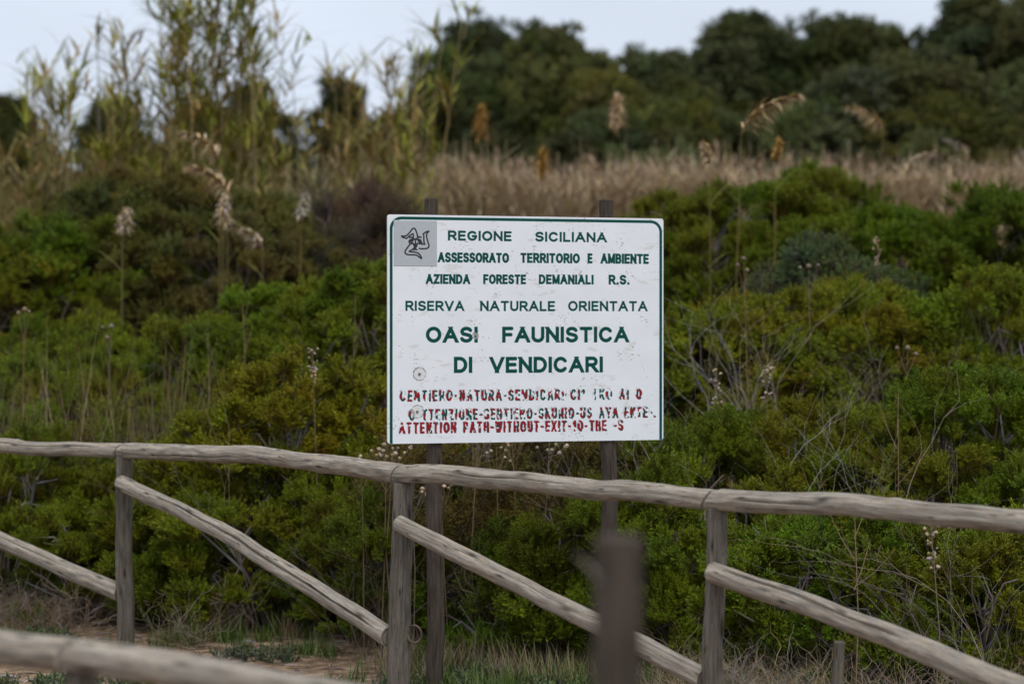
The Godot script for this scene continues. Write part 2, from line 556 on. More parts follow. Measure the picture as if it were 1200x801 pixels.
# ------------------------------------------------------------------ notice board
# centre lines of plain block capitals in a box of width w and height 1 (y up); "o" = an arc: cx, cy, rx, ry, from, to (degrees)
func glyphs() -> Dictionary:
	var arc := func(cx, cy, rx, ry, a0, a1) -> Array:
		var p := []
		for k in 13:
			var t := deg_to_rad(lerpf(a0, a1, k / 12.0))
			p.append(Vector2(cx + rx * cos(t), cy + ry * sin(t)))
		return p
	var P := func(list: Array) -> Array:
		var p := []
		for k in range(0, list.size(), 2):
			p.append(Vector2(list[k], list[k + 1]))
		return p
	var bowl := func(y0, y1, x1) -> Array:
		var h: float = (y1 - y0) * 0.5
		return P.call([0.0, y1, x1 - h, y1]) + arc.call(x1 - h, y0 + h, h, h, 90, -90) + P.call([x1 - h, y0, 0.0, y0])
	var g := {}
	g["A"] = [0.82, [P.call([0, 0, 0.41, 1, 0.82, 0]), P.call([0.15, 0.33, 0.67, 0.33])]]
	g["B"] = [0.66, [P.call([0, 0, 0, 1]), bowl.call(0.52, 1.0, 0.61), bowl.call(0.0, 0.52, 0.66)]]
	g["C"] = [0.78, [arc.call(0.4, 0.5, 0.4, 0.5, 38, 322)]]
	g["D"] = [0.72, [P.call([0, 0, 0, 1]), P.call([0, 1, 0.3, 1]) + arc.call(0.3, 0.5, 0.42, 0.5, 90, -90) + P.call([0.3, 0, 0, 0])]]
	g["E"] = [0.58, [P.call([0.58, 1, 0, 1, 0, 0, 0.58, 0]), P.call([0, 0.52, 0.53, 0.52])]]
	g["F"] = [0.56, [P.call([0.56, 1, 0, 1, 0, 0]), P.call([0, 0.5, 0.5, 0.5])]]
	g["G"] = [0.8, [arc.call(0.4, 0.5, 0.4, 0.5, 42, 345) + P.call([0.79, 0.46, 0.45, 0.46])]]
	g["H"] = [0.68, [P.call([0, 0, 0, 1]), P.call([0.68, 0, 0.68, 1]), P.call([0, 0.52, 0.68, 0.52])]]
	g["I"] = [0.0, [P.call([0, 0, 0, 1])]]
	g["K"] = [0.7, [P.call([0, 0, 0, 1]), P.call([0.68, 1, 0.03, 0.4]), P.call([0.24, 0.6, 0.7, 0])]]
	g["L"] = [0.54, [P.call([0, 1, 0, 0, 0.54, 0])]]
	g["M"] = [0.84, [P.call([0, 0, 0, 1, 0.42, 0.05, 0.84, 1, 0.84, 0])]]
	g["N"] = [0.7, [P.call([0, 0, 0, 1, 0.7, 0, 0.7, 1])]]
	g["O"] = [0.84, [arc.call(0.42, 0.5, 0.42, 0.5, 0, 180), arc.call(0.42, 0.5, 0.42, 0.5, 180, 360)]]
	g["P"] = [0.64, [P.call([0, 0, 0, 1]), bowl.call(0.44, 1.0, 0.64)]]
	g["R"] = [0.68, [P.call([0, 0, 0, 1]), bowl.call(0.47, 1.0, 0.66), P.call([0.34, 0.47, 0.68, 0])]]
	g["S"] = [0.66, [arc.call(0.34, 0.745, 0.31, 0.255, 25, 225) + P.call([0.16, 0.56, 0.5, 0.46]) + arc.call(0.33, 0.26, 0.33, 0.26, 40, -160)]]
	g["T"] = [0.68, [P.call([0, 1, 0.68, 1]), P.call([0.34, 1, 0.34, 0])]]
	g["U"] = [0.68, [P.call([0, 1, 0, 0.33]) + arc.call(0.34, 0.34, 0.34, 0.34, 180, 360) + P.call([0.68, 0.33, 0.68, 1])]]
	g["V"] = [0.78, [P.call([0, 1, 0.39, 0, 0.78, 1])]]
	g["W"] = [1.06, [P.call([0, 1, 0.27, 0, 0.53, 0.95, 0.79, 0, 1.06, 1])]]
	g["X"] = [0.72, [P.call([0, 0, 0.72, 1]), P.call([0, 1, 0.72, 0])]]
	g["Y"] = [0.74, [P.call([0, 1, 0.37, 0.45, 0.74, 1]), P.call([0.37, 0.45, 0.37, 0])]]
	g["Z"] = [0.66, [P.call([0.02, 1, 0.64, 1, 0, 0, 0.66, 0])]]
	g["1"] = [0.25, [P.call([0, 0.75, 0.25, 1, 0.25, 0])]]
	g["."] = [0.0, [P.call([0, 0.0, 0, 0.03])]]
	g["-"] = [0.3, [P.call([0, 0.45, 0.3, 0.45])]]
	g["*"] = [0.26, [arc.call(0.13, 0.82, 0.13, 0.16, 0, 360)]]
	return g


var board: Image
var G := {}
var chip := FastNoiseLite.new()


func stroke(p0: Vector2, p1: Vector2, half: float, paint: Color, flat_ends: bool, box: Rect2, wear: float, layer: int, squeeze := 1.0) -> void:
	var lo := Vector2(minf(p0.x, p1.x), minf(p0.y, p1.y)) - Vector2(half + 1, half + 1)
	var hi := Vector2(maxf(p0.x, p1.x), maxf(p0.y, p1.y)) + Vector2(half + 1, half + 1)
	var ax := p1 - p0
	var len2 := maxf(ax.length_squared(), 1e-6)
	for y in range(maxi(0, int(maxf(lo.y, box.position.y))), mini(board.get_height() - 1, int(minf(hi.y, box.end.y)) + 1)):
		for x in range(maxi(0, int(lo.x)), mini(board.get_width() - 1, int(hi.x) + 1)):
			var q := Vector2(x + 0.5, y + 0.5)
			var t := clampf((q - p0).dot(ax) / len2, 0.0, 1.0)
			var dist := (q - p0 - ax * t).length()
			var a := clampf(half - dist + 0.5, 0.0, 1.0) * clampf(q.y - box.position.y + 0.5, 0.0, 1.0) * clampf(box.end.y - q.y + 0.5, 0.0, 1.0)
			if a <= 0.0:
				continue
			if wear > 0.0:
				var nn := chip.get_noise_2d(x * 1.0 + layer * 700.0, y * 1.0)
				a *= smoothstep(wear - 0.03, wear + 0.03, nn * 0.9 + 0.5)
			if a > 0.0:
				board.set_pixel(x, y, board.get_pixel(x, y).lerp(paint, a))


# writes text between x0 and x1 (mm), cap tops at yt and feet at yb
func write_word(text: String, x0: float, x1: float, yt: float, yb: float, weight: float, paint: Color, wear := 0.0, layer := 0, gap := 0.34, drop := []) -> void:
	var h := yb - yt
	var half := h * weight * 0.5
	var total := 0.0
	for k in text.length():
		total += (0.45 if text[k] == " " else G[text[k]][0]) + (gap if k < text.length() - 1 else 0.0)
	var sx := (x1 - x0 - 2.0 * half) / maxf(total, 0.001)
	var x := x0 + half
	var box := Rect2(x0 - 4, yt, x1 - x0 + 8, h)
	for k in text.length():
		if text[k] == " ":
			x += (0.45 + gap) * sx
			continue
		var gl: Array = G[text[k]]
		if not k in drop:
			for line in gl[1]:
				for j in line.size() - 1:
					var a: Vector2 = line[j]
					var b: Vector2 = line[j + 1]
					var pa := Vector2(x + a.x * sx, lerpf(yb - half, yt + half, a.y))
					var pb := Vector2(x + b.x * sx, lerpf(yb - half, yt + half, b.y))
					# straight ends of upright strokes reach the line exactly, so that caps look cut and not round
					if absf(pa.x - pb.x) < absf(pa.y - pb.y) * 0.9:
						if a.y == 0.0 or a.y == 1.0:
							pa += (pa - pb).normalized() * half
						if b.y == 0.0 or b.y == 1.0:
							pb += (pb - pa).normalized() * half
					stroke(pa, pb, half, paint, true, box, wear, layer)
		x += (gl[0] + gap) * sx


func build_board() -> void:
	var W := 1.279
	var H := 0.99
	board = Image.create(1279, 990, false, Image.FORMAT_RGB8)
	G = glyphs()
	chip.seed = 12; chip.frequency = 0.032; chip.fractal_octaves = 2
	# base: painted white sheet, faint dirt film, lichen flecks and paint chips
	var film := FastNoiseLite.new(); film.seed = 31; film.frequency = 0.004; film.fractal_octaves = 4
	var fleck := FastNoiseLite.new(); fleck.seed = 33; fleck.frequency = 0.055; fleck.fractal_octaves = 3
	var where := FastNoiseLite.new(); where.seed = 36; where.frequency = 0.007; where.fractal_octaves = 2
	for y in 990:
		for x in 1279:
			var f := film.get_noise_2d(x, y * 1.6)
			var c := Color(0.765, 0.78, 0.80) * (1.0 + 0.045 * f)
			var w := where.get_noise_2d(x, y)
			var s := fleck.get_noise_2d(x * 0.8, y * 1.5)
			var level := 0.70 - 0.6 * maxf(w - 0.06, 0.0) - (0.07 if y < 260 else 0.0)
			var m := smoothstep(level, level + 0.06, s) * 0.75
			c = c.lerp(Color(0.34, 0.31, 0.27), m)
			# beige smears of dried dirt
			var smear := smoothstep(0.18, 0.5, film.get_noise_2d(x * 2.2 + 900.0, y * 6.0)) * smoothstep(0.0, 0.3, where.get_noise_2d(x * 0.8 + 300.0, y * 0.8))
			c = c.lerp(Color(0.55, 0.50, 0.42), smear * 0.4)
			board.set_pixel(x, y, Color(c.r, c.g, c.b).linear_to_srgb())
	var green := Color(0.001, 0.062, 0.050).linear_to_srgb()
	var red := Color(0.26, 0.010, 0.016).linear_to_srgb()
	var all := Rect2(0, 0, 1279, 990)
	# border line: open at the foot
	var bp := [Vector2(15, 990), Vector2(15, 62)]
	for k in 9:
		var t := PI + PI * 0.5 * k / 8.0
		bp.append(Vector2(62 + 47 * cos(t), 62 + 47 * sin(t)))
	for k in 9:
		var t := -PI * 0.5 + PI * 0.5 * k / 8.0
		bp.append(Vector2(1219 + 47 * cos(t), 62 + 47 * sin(t)))
	bp.append(Vector2(1266, 990))
	for k in bp.size() - 1:
		stroke(bp[k], bp[k + 1], 6.3, green, false, all, 0.0, 0)
	# lines of lettering: word, x0, x1, top, foot, weight
	for w in [["REGIONE", 271, 563, 66, 110, 0.225], ["SICILIANA", 672, 1008, 66, 110, 0.225], ["ASSESSORATO", 225, 551, 161, 205, 0.235], ["TERRITORIO", 603, 881, 160, 204, 0.235], ["E", 917, 941, 159, 204, 0.235],
			["AMBIENTE", 979, 1209, 159, 204, 0.235], ["AZIENDA", 171, 372, 256, 299, 0.235], ["FORESTE", 432, 630, 255, 298, 0.235], ["DEMANIALI", 689, 946, 254, 297, 0.235], ["R.S.", 1017, 1116, 253, 297, 0.235],
			["RISERVA", 79, 345, 372, 416, 0.209], ["NATURALE", 418, 765, 371, 416, 0.209], ["ORIENTATA", 826, 1202, 370, 415, 0.209], ["OASI", 171, 407, 484, 554, 0.225], ["FAUNISTICA", 519, 1113, 484, 554, 0.225], ["DI", 298, 382, 615, 686, 0.225], ["VENDICARI", 462, 990, 616, 687, 0.225]]:
		write_word(w[0], w[1], w[2], w[3], w[4], w[5], green, 0.0, 0, 0.36 if w[5] < 0.23 else 0.44)
	# the three worn lines: flaking dark red over flaking green
	var pale := Color(0.60, 0.61, 0.63).linear_to_srgb()
	var worn := [
		["CENTIERO-NATURA-SENDICARI-CI* TKO AI O", 52, 1174, 759, 808, 0.32, 0.55, [30, 31, 33]],
		["O TTENZIONE-SENTIERO-SKUNIO-US AYA-ENTE-.", 92, 1240, 841, 890, 0.32, 0.58, [1]],
		["ATTENTION PATH-WITHOUT-EXIT-1O-THE -S", 50, 1085, 898, 947, 0.45, 0.12, []]]
	for k in 3:
		var l: Array = worn[k]
		write_word(l[0], l[1] - 4, l[2] - 4, l[3] - 5, l[4] - 5, 0.2, pale, 0.55, 5 + k, 0.75)
		write_word(l[0], l[1] + 3, l[2] + 3, l[3] + 1, l[4] + 1, 0.175, green, l[5], 1 + k, 0.75)
		write_word(l[0], l[1], l[2], l[3], l[4], 0.19, red, l[6], 11 + k * 3, 0.75, l[7])
	# rings of worn paint round the fixings
	for q in [[142, 689, 30], [132, 852, 30], [396, 523, 15]]:
		for y in range(q[1] - q[2] - 6, q[1] + q[2] + 7):
			for x in range(q[0] - q[2] - 6, q[0] + q[2] + 7):
				var d := Vector2(x - q[0], y - q[1]).length() + chip.get_noise_2d(x * 2.0, y * 2.0) * 3.0
				var now := board.get_pixel(x, y)
				if d < q[2]:
					now = now.lerp(Color(0.82, 0.82, 0.81), 0.7)
				var ring := smoothstep(3.4, 0.8, absf(d - q[2] + 2.0)) * (0.7 if chip.get_noise_2d(x * 1.3 + 50.0, y * 1.3) > -0.25 else 0.15)
				board.set_pixel(x, y, now.lerp(Color(0.40, 0.38, 0.36), ring))
	var tex := ImageTexture.create_from_image(board)
	var face := StandardMaterial3D.new()
	face.albedo_texture = tex
	face.roughness = 0.6
	face.metallic_specular = 0.28
	var left := Vector3(-0.536, 0, -10.43)
	var right := Vector3(0.6785, 0, -10.83)
	var s := thing("notice_board", (left + right) * 0.5, "white painted notice board with green lettering on two wooden posts", "sign")
	s.rotation.y = atan2(0.4, 1.2145)
	# panel: rounded corners, 14 mm thick, lettering on the front; its foot is at 1.107 m
	var outline := []
	var rc := 0.012
	for k in 4:
		var cx := (W * 0.5 - rc) * (1.0 if k == 0 or k == 3 else -1.0)
		var cy := (H * 0.5 - rc) * (1.0 if k < 2 else -1.0)
		for j in 5:
			var t := PI * 0.5 * (k + j / 4.0)
			outline.append(Vector2(cx + rc * cos(t), cy + rc * sin(t)))
	var b := Buf.new()
	var cnt := outline.size()
	var mid_y := 1.602
	for side in 2:
		var zz := 0.0 if side == 0 else -0.014
		var nn := Vector3(0, 0, 1.0 if side == 0 else -1.0)
		var ids := []
		for p in outline:
			var uv := Vector2((p.x + W * 0.5) / W, (H * 0.5 - p.y) / H) if side == 0 else Vector2(0.003, 0.003)
			ids.append(b.vert(Vector3(p.x, p.y + mid_y, zz), nn, Color.WHITE, uv))
		for k in range(1, cnt - 1):
			b.tri(ids[0], ids[k + 1], ids[k])
	for k in cnt:
		var p: Vector2 = outline[k]
		var q: Vector2 = outline[(k + 1) % cnt]
		var nn := Vector3((p + q).normalized().x, (p + q).normalized().y, 0)
		if absf(p.x - q.x) < 0.001:
			nn = Vector3(signf(p.x), 0, 0)
		elif absf(p.y - q.y) < 0.001:
			nn = Vector3(0, signf(p.y), 0)
		var uv := Vector2(0.003, 0.003)
		var a0 := b.vert(Vector3(p.x, p.y + mid_y, 0), nn, Color.WHITE, uv)
		var a1 := b.vert(Vector3(q.x, q.y + mid_y, 0), nn, Color.WHITE, uv)
		var a2 := b.vert(Vector3(q.x, q.y + mid_y, -0.014), nn, Color.WHITE, uv)
		var a3 := b.vert(Vector3(p.x, p.y + mid_y, -0.014), nn, Color.WHITE, uv)
		b.tri(a0, a1, a2); b.tri(a0, a2, a3)
	part("panel", b.mesh(), face, s)
	build_emblem(s, W, H, mid_y)
	# fixings
	var bolt := Buf.new()
	bolt.tube([Vector3(0, 0, -0.002), Vector3(0, 0, 0.004), Vector3(0, 0, 0.006)], [0.006, 0.006, 0.004], 12, Color.WHITE)
	for q in [[142, 689], [132, 852], [396, 523]]:
		var o := part("bolt", bolt.mesh(), plain(Color(0.22, 0.19, 0.17), 0.7), s)
		o.position = Vector3(q[0] / 1000.0 - W * 0.5, mid_y + H * 0.5 - q[1] / 1000.0, 0)
	# posts behind the sheet
	for k in 2:
		var x: float = [-0.430, 0.387][k]
		var foot: float = [-0.405, 0.399][k]
		var topy: float = [2.168, 2.176][k]
		var mesh := log_mesh(Vector3(foot, -0.35, -0.052), Vector3(x, topy, -0.052), 0.039, [0.029, 0.031][k], {"seed": 110 + k, "rough": 0.06, "crack": [[-1.9, -1.8, 0.86, 0.99, 0.008, 0.002]], "knot": [[0.6, -1.2, 0.014], [0.3, -2.0, 0.012]], "square": 0.15})
		part("post", mesh, M.dark_post, s)


func build_emblem(s: Node3D, W: float, H: float, mid_y: float) -> void:
	# grey stuck-on square with a line drawing of three running legs round a head
	board = Image.create(384, 392, false, Image.FORMAT_RGB8)
	var film := FastNoiseLite.new(); film.seed = 41; film.frequency = 0.02; film.fractal_octaves = 4
	for y in 392:
		for x in 384:
			var k := 1.0 + 0.06 * film.get_noise_2d(x, y)
			board.set_pixel(x, y, Color(0.42 * k, 0.445 * k, 0.46 * k).linear_to_srgb())
	var ink := Color(0.012, 0.012, 0.02).linear_to_srgb()
	var all := Rect2(0, 0, 384, 392)
	var drawn := [
		[450, 330, 446, 290, 435, 250, 418, 210, 400, 196, 378, 206, 350, 245, 320, 282, 290, 303, 262, 306, 234, 304, 250, 324, 275, 328, 300, 336, 322, 318, 345, 296, 386, 270, 392, 300, 390, 335],
		[470, 470, 520, 474, 570, 470, 598, 452, 602, 425, 588, 385, 574, 330, 566, 290, 578, 258, 602, 234, 570, 240, 545, 256, 524, 272, 532, 300, 532, 350, 534, 385, 546, 412, 500, 410],
		[342, 420, 312, 462, 284, 500, 280, 530, 300, 550, 340, 556, 400, 556, 440, 562, 470, 586, 500, 606, 496, 585, 478, 555, 456, 532, 420, 522, 380, 518, 336, 512, 368, 492, 402, 466],
		[388, 400, 402, 438, 418, 470, 436, 438, 446, 400], [418, 365, 420, 425], [402, 415, 412, 412], [428, 412, 438, 414], [408, 440, 430, 440], [400, 492, 420, 478, 440, 488], [345, 322, 370, 318, 394, 340], [442, 330, 470, 310, 496, 318],
		[334, 372, 350, 352, 372, 346], [500, 380, 486, 355, 465, 346], [340, 396, 360, 410, 380, 400], [505, 395, 480, 405, 462, 395], [334, 380, 344, 400], [415, 340, 440, 345, 425, 350], [395, 350, 412, 342]]
	for l in drawn:
		for k in range(0, l.size() - 2, 2):
			var a := Vector2((l[k] - 135) / 568.0 * 384.0, (l[k + 1] - 95) / 610.0 * 392.0)
			var c := Vector2((l[k + 2] - 135) / 568.0 * 384.0, (l[k + 3] - 95) / 610.0 * 392.0)
			stroke(a, c, 6.6, ink, false, all, 0.0, 0)
	for q in [[356, 378, 15], [376, 362, 17], [372, 392, 12], [462, 362, 17], [482, 384, 15], [468, 402, 12], [390, 345, 9], [448, 346, 9]]:
		var c := Vector2((q[0] - 135) / 568.0 * 384.0, (q[1] - 95) / 610.0 * 392.0)
		stroke(c, c + Vector2(2, 1), q[2] * 0.66, ink, false, all, 0.1, 2)
	var m := StandardMaterial3D.new()
	m.albedo_texture = ImageTexture.create_from_image(board)
	m.roughness = 0.5
	var b := Buf.new()
	var x0 := 0.028 - W * 0.5
	var x1 := 0.219 - W * 0.5
	var y0 := mid_y + H * 0.5 - 0.026
	var y1 := mid_y + H * 0.5 - 0.221
	var f := 0.0012
	var e := 0.002
	var ring := [[Vector3(x0, y0, f), Vector3(x1, y0, f), Vector3(x1, y1, f), Vector3(x0, y1, f)], [Vector3(x0 - e, y0 + e, 0.0002), Vector3(x1 + e, y0 + e, 0.0002), Vector3(x1 + e, y1 - e, 0.0002), Vector3(x0 - e, y1 - e, 0.0002)]]
	var uvs := [Vector2(0, 0), Vector2(1, 0), Vector2(1, 1), Vector2(0, 1)]
	var ids := []
	for k in 4:
		ids.append(b.vert(ring[0][k], Vector3(0, 0, 1), Color.WHITE, uvs[k]))
	b.tri(ids[0], ids[1], ids[2]); b.tri(ids[0], ids[2], ids[3])
	for k in 4:
		var k2 := (k + 1) % 4
		var nn := Vector3([0, 1, 0, -1][k], [1, 0, -1, 0][k], 1).normalized()
		var q := [b.vert(ring[0][k], nn, Color.WHITE, Vector2(0.01, 0.01)), b.vert(ring[0][k2], nn, Color.WHITE, Vector2(0.01, 0.01)), b.vert(ring[1][k2], nn, Color.WHITE, Vector2(0.01, 0.01)), b.vert(ring[1][k], nn, Color.WHITE, Vector2(0.01, 0.01))]
		b.tri(q[0], q[1], q[2]); b.tri(q[0], q[2], q[3])
	var o := part("emblem_plate", b.mesh(), m, s)
	o.set_meta("label", "grey square with a black three-legged emblem")


# ------------------------------------------------------------------ plants
# a tuft: shoots that fan out of one point, each set with small leaves
func tuft_mesh(seed_: int, shoots: int, reach: float, leaf_l: float, leaf_w: float, leaves: int, spread: float, jitter: float, brown := 0.02) -> ArrayMesh:
	rng.seed = seed_
	var b := Buf.new()
	for s in shoots:
		var a := rf(0, TAU)
		var o := spread * sqrt(rng.randf())
		var d := Vector3(cos(a) * sin(o), cos(o), sin(a) * sin(o))
		var l := reach * rf(0.65, 1.1)
		var root := Vector3(rf(-1, 1), rf(-0.6, 0.2), rf(-1, 1)) * reach * 0.4
		var side := d.cross(Vector3(0.3, 0.1, 0.9)).normalized()
		b.tube([root - d * reach * 0.5, root + d * l], [0.0022, 0.0012], 3, Color(0.8, 0.55, 1.2), false)
		for k in leaves:
			var t := (k + 0.6) / leaves
			var g := k * 2.4 + rf(-0.4, 0.4)
			var out := (side * cos(g) + d.cross(side) * sin(g)).normalized()
			var tilt := rf(0.75, 1.15) * (1.15 - 0.6 * t)
			var ld := (d * cos(tilt) + out * sin(tilt)).normalized()
			var nn := (d * sin(tilt) - out * cos(tilt)).normalized()
			var kk := 1.0 + rf(-jitter, jitter)
			var col := Color(kk * (1.0 + rf(-0.22, 0.22)), kk, kk * rf(0.6, 1.5))
			if rng.randf() < brown:
				col = Color(1.7, 0.9, 1.3)
			b.leaf(root + d * l * t, ld, (nn + Vector3(rf(-1, 1), rf(-1, 1), rf(-1, 1)) * 0.35).normalized(), leaf_l * rf(0.7, 1.2), leaf_w * rf(0.75, 1.2), col)
	return b.mesh()


var tufts := {}
var hole := FastNoiseLite.new()


# kind: tuft set, tint (linear base colour), density per square metre
func shrub(label: String, x: float, z: float, rx: float, h: float, kind: String, tint: Color, density: float, lobes_n: int, seed_: int, size := 1.0, depth := 0.9, group := "scrub on the bank") -> void:
	rng.seed = seed_
	var gy := ground_y(x, z)
	var o := thing("shrub", Vector3(x, gy, z), label, "shrub", group)
	var lobes := []
	for k in lobes_n:
		var a := rf(0, TAU)
		var r := sqrt((k + 0.5) / lobes_n) * 0.8
		a = k * 2.399 + rf(-0.5, 0.5)
		var lr := minf(rx, h) * rf(0.26, 0.44)
		var px := cos(a) * r * rx
		var pz := sin(a) * r * rx * depth
		var top := h * (1.0 - 0.42 * r * r) * rf(0.82, 1.02)
		var dy := ground_y(x + px, z + pz) - gy
		var cy := maxf(top - lr + dy * 0.6, lr * 0.4 + dy)
		lobes.append([Vector3(px, cy, pz), lr])
		if cy - dy > lr * 1.5:
			lobes.append([Vector3(px * 1.08, dy + (cy - dy) * 0.42, pz * 1.08), lr * 1.02])
	var places := [[], [], []]
	var tints := [[], [], []]
	for li in lobes.size():
		var c: Vector3 = lobes[li][0]
		var r: float = lobes[li][1]
		var hue := mottled(tint, 0.13)
		hue.r *= rf(0.85, 1.25)
		
		# the leafy twigs stand in rounded pads with gaps between them; some twigs fill the inside
		for k in int(12.57 * r * r * density / 6.5):
			var yy := rf(-0.5, 1.0)
			var a := rf(0, TAU)
			var q := sqrt(1.0 - yy * yy)
			var nn := Vector3(cos(a) * q, yy, sin(a) * q)
			var inner := rng.randf() < 0.22
			var middle := c + nn * r * (rf(0.45, 0.8) if inner else rf(0.84, 1.1))
			if not inner and hole.get_noise_3d((x + middle.x) * 70.0, middle.y * 70.0, (z + middle.z) * 70.0) < -0.26:
				continue
			var pr := rf(0.045, 0.095) * size
			var own := mottled(hue, 0.2)
			for m in 8:
				var ph := rf(0, TAU)
				var oy := rf(-0.25, 1.0)
				var oq := sqrt(1.0 - oy * oy)
				var off := Vector3(cos(ph) * oq, oy, sin(ph) * oq)
				var up0 := (nn + Vector3.UP).normalized()
				var p := middle + (off - up0 * 0.2) * pr * rf(0.75, 1.05)
				if p.y < ground_y(x + p.x, z + p.z) - gy - 0.02:
					continue
				var buried := false
				for lj in lobes.size():
					if lj != li and p.distance_to(lobes[lj][0]) < lobes[lj][1] * 0.72:
						buried = true
						break
				if buried:
					break
				var up := (off + up0 * 0.9 + Vector3(rf(-1, 1), rf(-1, 1), rf(-1, 1)) * 0.3).normalized()
				var sd := up.cross(Vector3(rf(-1, 1), 0.1, rf(-1, 1))).normalized()
				var sc := size * rf(0.55, 0.95)
				var which: int = rng.randi() % 3
				places[which].append(Transform3D(Basis(sd, up, sd.cross(up)).scaled(Vector3.ONE * sc), p))
				tints[which].append(mottled(own, 0.15))
	for k in 3:
		if places[k].size():
			copies("foliage", tufts[kind][k], M.dull_leaf if kind == "sage" or kind == "dry" else M.leaf, places[k], tints[k], o)
	var b := Buf.new()
	for l in lobes:
		var c: Vector3 = l[0]
		var foot := Vector3(c.x * 0.2, -0.1, c.z * 0.2)
		var mid := foot.lerp(c, 0.5) + Vector3(rf(-0.1, 0.1), -0.06, rf(-0.1, 0.1))
		b.tube([foot, mid, c], [0.022, 0.015, 0.008], 6, Color(0.11, 0.09, 0.075))
		for k in 7:
			var d := Vector3(rf(-1, 1), rf(-0.1, 1), rf(-1, 1)).normalized()
			var e: Vector3 = c + d * l[1] * rf(0.7, 1.08)
			b.tube([mid.lerp(c, rf(0.4, 1.0)), c.lerp(e, 0.55) + Vector3(rf(-1, 1), rf(-1, 1), rf(-1, 1)) * 0.05, e], [0.007, 0.005, 0.002], 4, mottled(Color(0.2, 0.17, 0.145), 0.3))
	part("branches", b.mesh(), M.twig, o)


func twigs(b: Buf, p: Vector3, d: Vector3, l: float, r: float, depth: int, col: Color, curl := 0.45) -> void:
	var pts := [p]
	var rad := [r]
	var q := p
	var dir := d
	var n := 5
	for k in n:
		dir = (dir + Vector3(rf(-1, 1), rf(-0.7, 0.8), rf(-1, 1)) * curl).normalized()
		q += dir * l / n
		pts.append(q)
		rad.append(r * (1.0 - 0.65 * (k + 1) / n))
		if depth > 0 and (k > 0 or depth > 1):
			twigs(b, q, (dir + Vector3(rf(-1, 1), rf(-0.4, 0.9), rf(-1, 1)) * 0.9).normalized(), l * rf(0.4, 0.7), r * 0.5, depth - 1, mottled(col, 0.15), curl)
	b.tube(pts, rad, 5 if r > 0.003 else 4, col)


func dead_bush(label: String, x: float, z: float, h: float, stems: int, lean: float, seed_: int, col: Color, depth := 2, r := 0.006, lift := 0.0) -> void:
	rng.seed = seed_
	var o := thing("dead_shrub", Vector3(x, ground_y(x, z) + lift, z), label, "dead shrub", "bare dry branches among the scrub")
	for k in stems:
		var b := Buf.new()
		var a := rf(0, TAU)
		twigs(b, Vector3(cos(a), 0, sin(a)) * 0.05 + Vector3(0, -0.05, 0), Vector3(cos(a) * lean, 1, sin(a) * lean).normalized(), h * rf(0.7, 1.1), r * rf(0.3, 0.55), depth, mottled(col * 0.75, 0.2), 0.36)
		part("stem", b.mesh(), M.twig, o)


# a single dry stalk that carries balls of seed heads
func stalk(label: String, x: float, z: float, top: float, style: String, seed_: int, lean := 0.0) -> void:
	rng.seed = seed_
	var gy := ground_y(x, z)
	var o := thing("dry_stalk", Vector3(x, gy, z), label, "dry plant", "dry flower stalks")
	var h := top - gy
	var tip := Vector3(lean * h, h, 0)
	var col := mottled(Color(0.20, 0.14, 0.085), 0.2)
	var b := Buf.new()
	var mid := tip * 0.5 + Vector3(rf(-0.04, 0.04), 0, rf(-0.03, 0.03))
	b.tube([Vector3(0, -0.05, 0), mid, tip], [0.003, 0.0025, 0.0015], 6, col)
	part("stem", b.mesh(), M.twig, o)
	if style == "spike":
		for k in 26:
			var t := rf(0.0, 1.0)
			var hb := Buf.new()
			var a := rf(0, TAU)
			var p := tip + (tip - mid).normalized() * (-0.2 * t) + Vector3(cos(a), 0.2, sin(a)) * rf(0.008, 0.03)
			hb.tube([tip + (tip - mid).normalized() * (-0.2 * t - 0.02), p], [0.0014, 0.001], 4, col, false)
			hb.ball(p, rf(0.005, 0.009), mottled(Color(0.40, 0.31, 0.22), 0.35), 0.85)
			part("seed_head", hb.mesh(), M.twig, o)
	elif style == "corymb":
		for k in 9:
			var hb := Buf.new()
			var p := tip + Vector3(rf(-0.09, 0.09), rf(-0.07, 0.03), rf(-0.06, 0.06))
			var fork := mid.lerp(tip, rf(0.55, 0.9))
			hb.tube([fork, fork.lerp(p, 0.5) + Vector3(0, -0.01, 0), p], [0.0016, 0.0013, 0.001], 4, col, false)
			hb.ball(p, rf(0.007, 0.012), mottled(Color(0.50, 0.40, 0.26), 0.35), 0.8)
			part("seed_head", hb.mesh(), M.twig, o)
	elif style == "ball":
		for k in 3:
			var hb := Buf.new()
			var p := tip + Vector3(rf(-0.06, 0.06), rf(-0.08, 0.02), rf(-0.04, 0.04)) if k else tip
			if k:
				hb.tube([mid.lerp(tip, 0.75), p], [0.0018, 0.0014], 4, col, false)
			hb.ball(p, rf(0.011, 0.016), mottled(Color(0.19, 0.14, 0.11), 0.2), 1.0)
			part("seed_head", hb.mesh(), M.twig, o)
	else:
		for k in 4:
			var hb := Buf.new()
			var t := rf(0.55, 0.95)
			var d := Vector3(rf(-1, 1), rf(0.6, 1.4), rf(-0.6, 0.6)).normalized()
			hb.tube([tip * t, tip * t + d * 0.1, tip * t + d * 0.2 + Vector3(0, 0.03, 0)], [0.002, 0.0016, 0.001], 4, col, false)
			part("side_stem", hb.mesh(), M.twig, o)


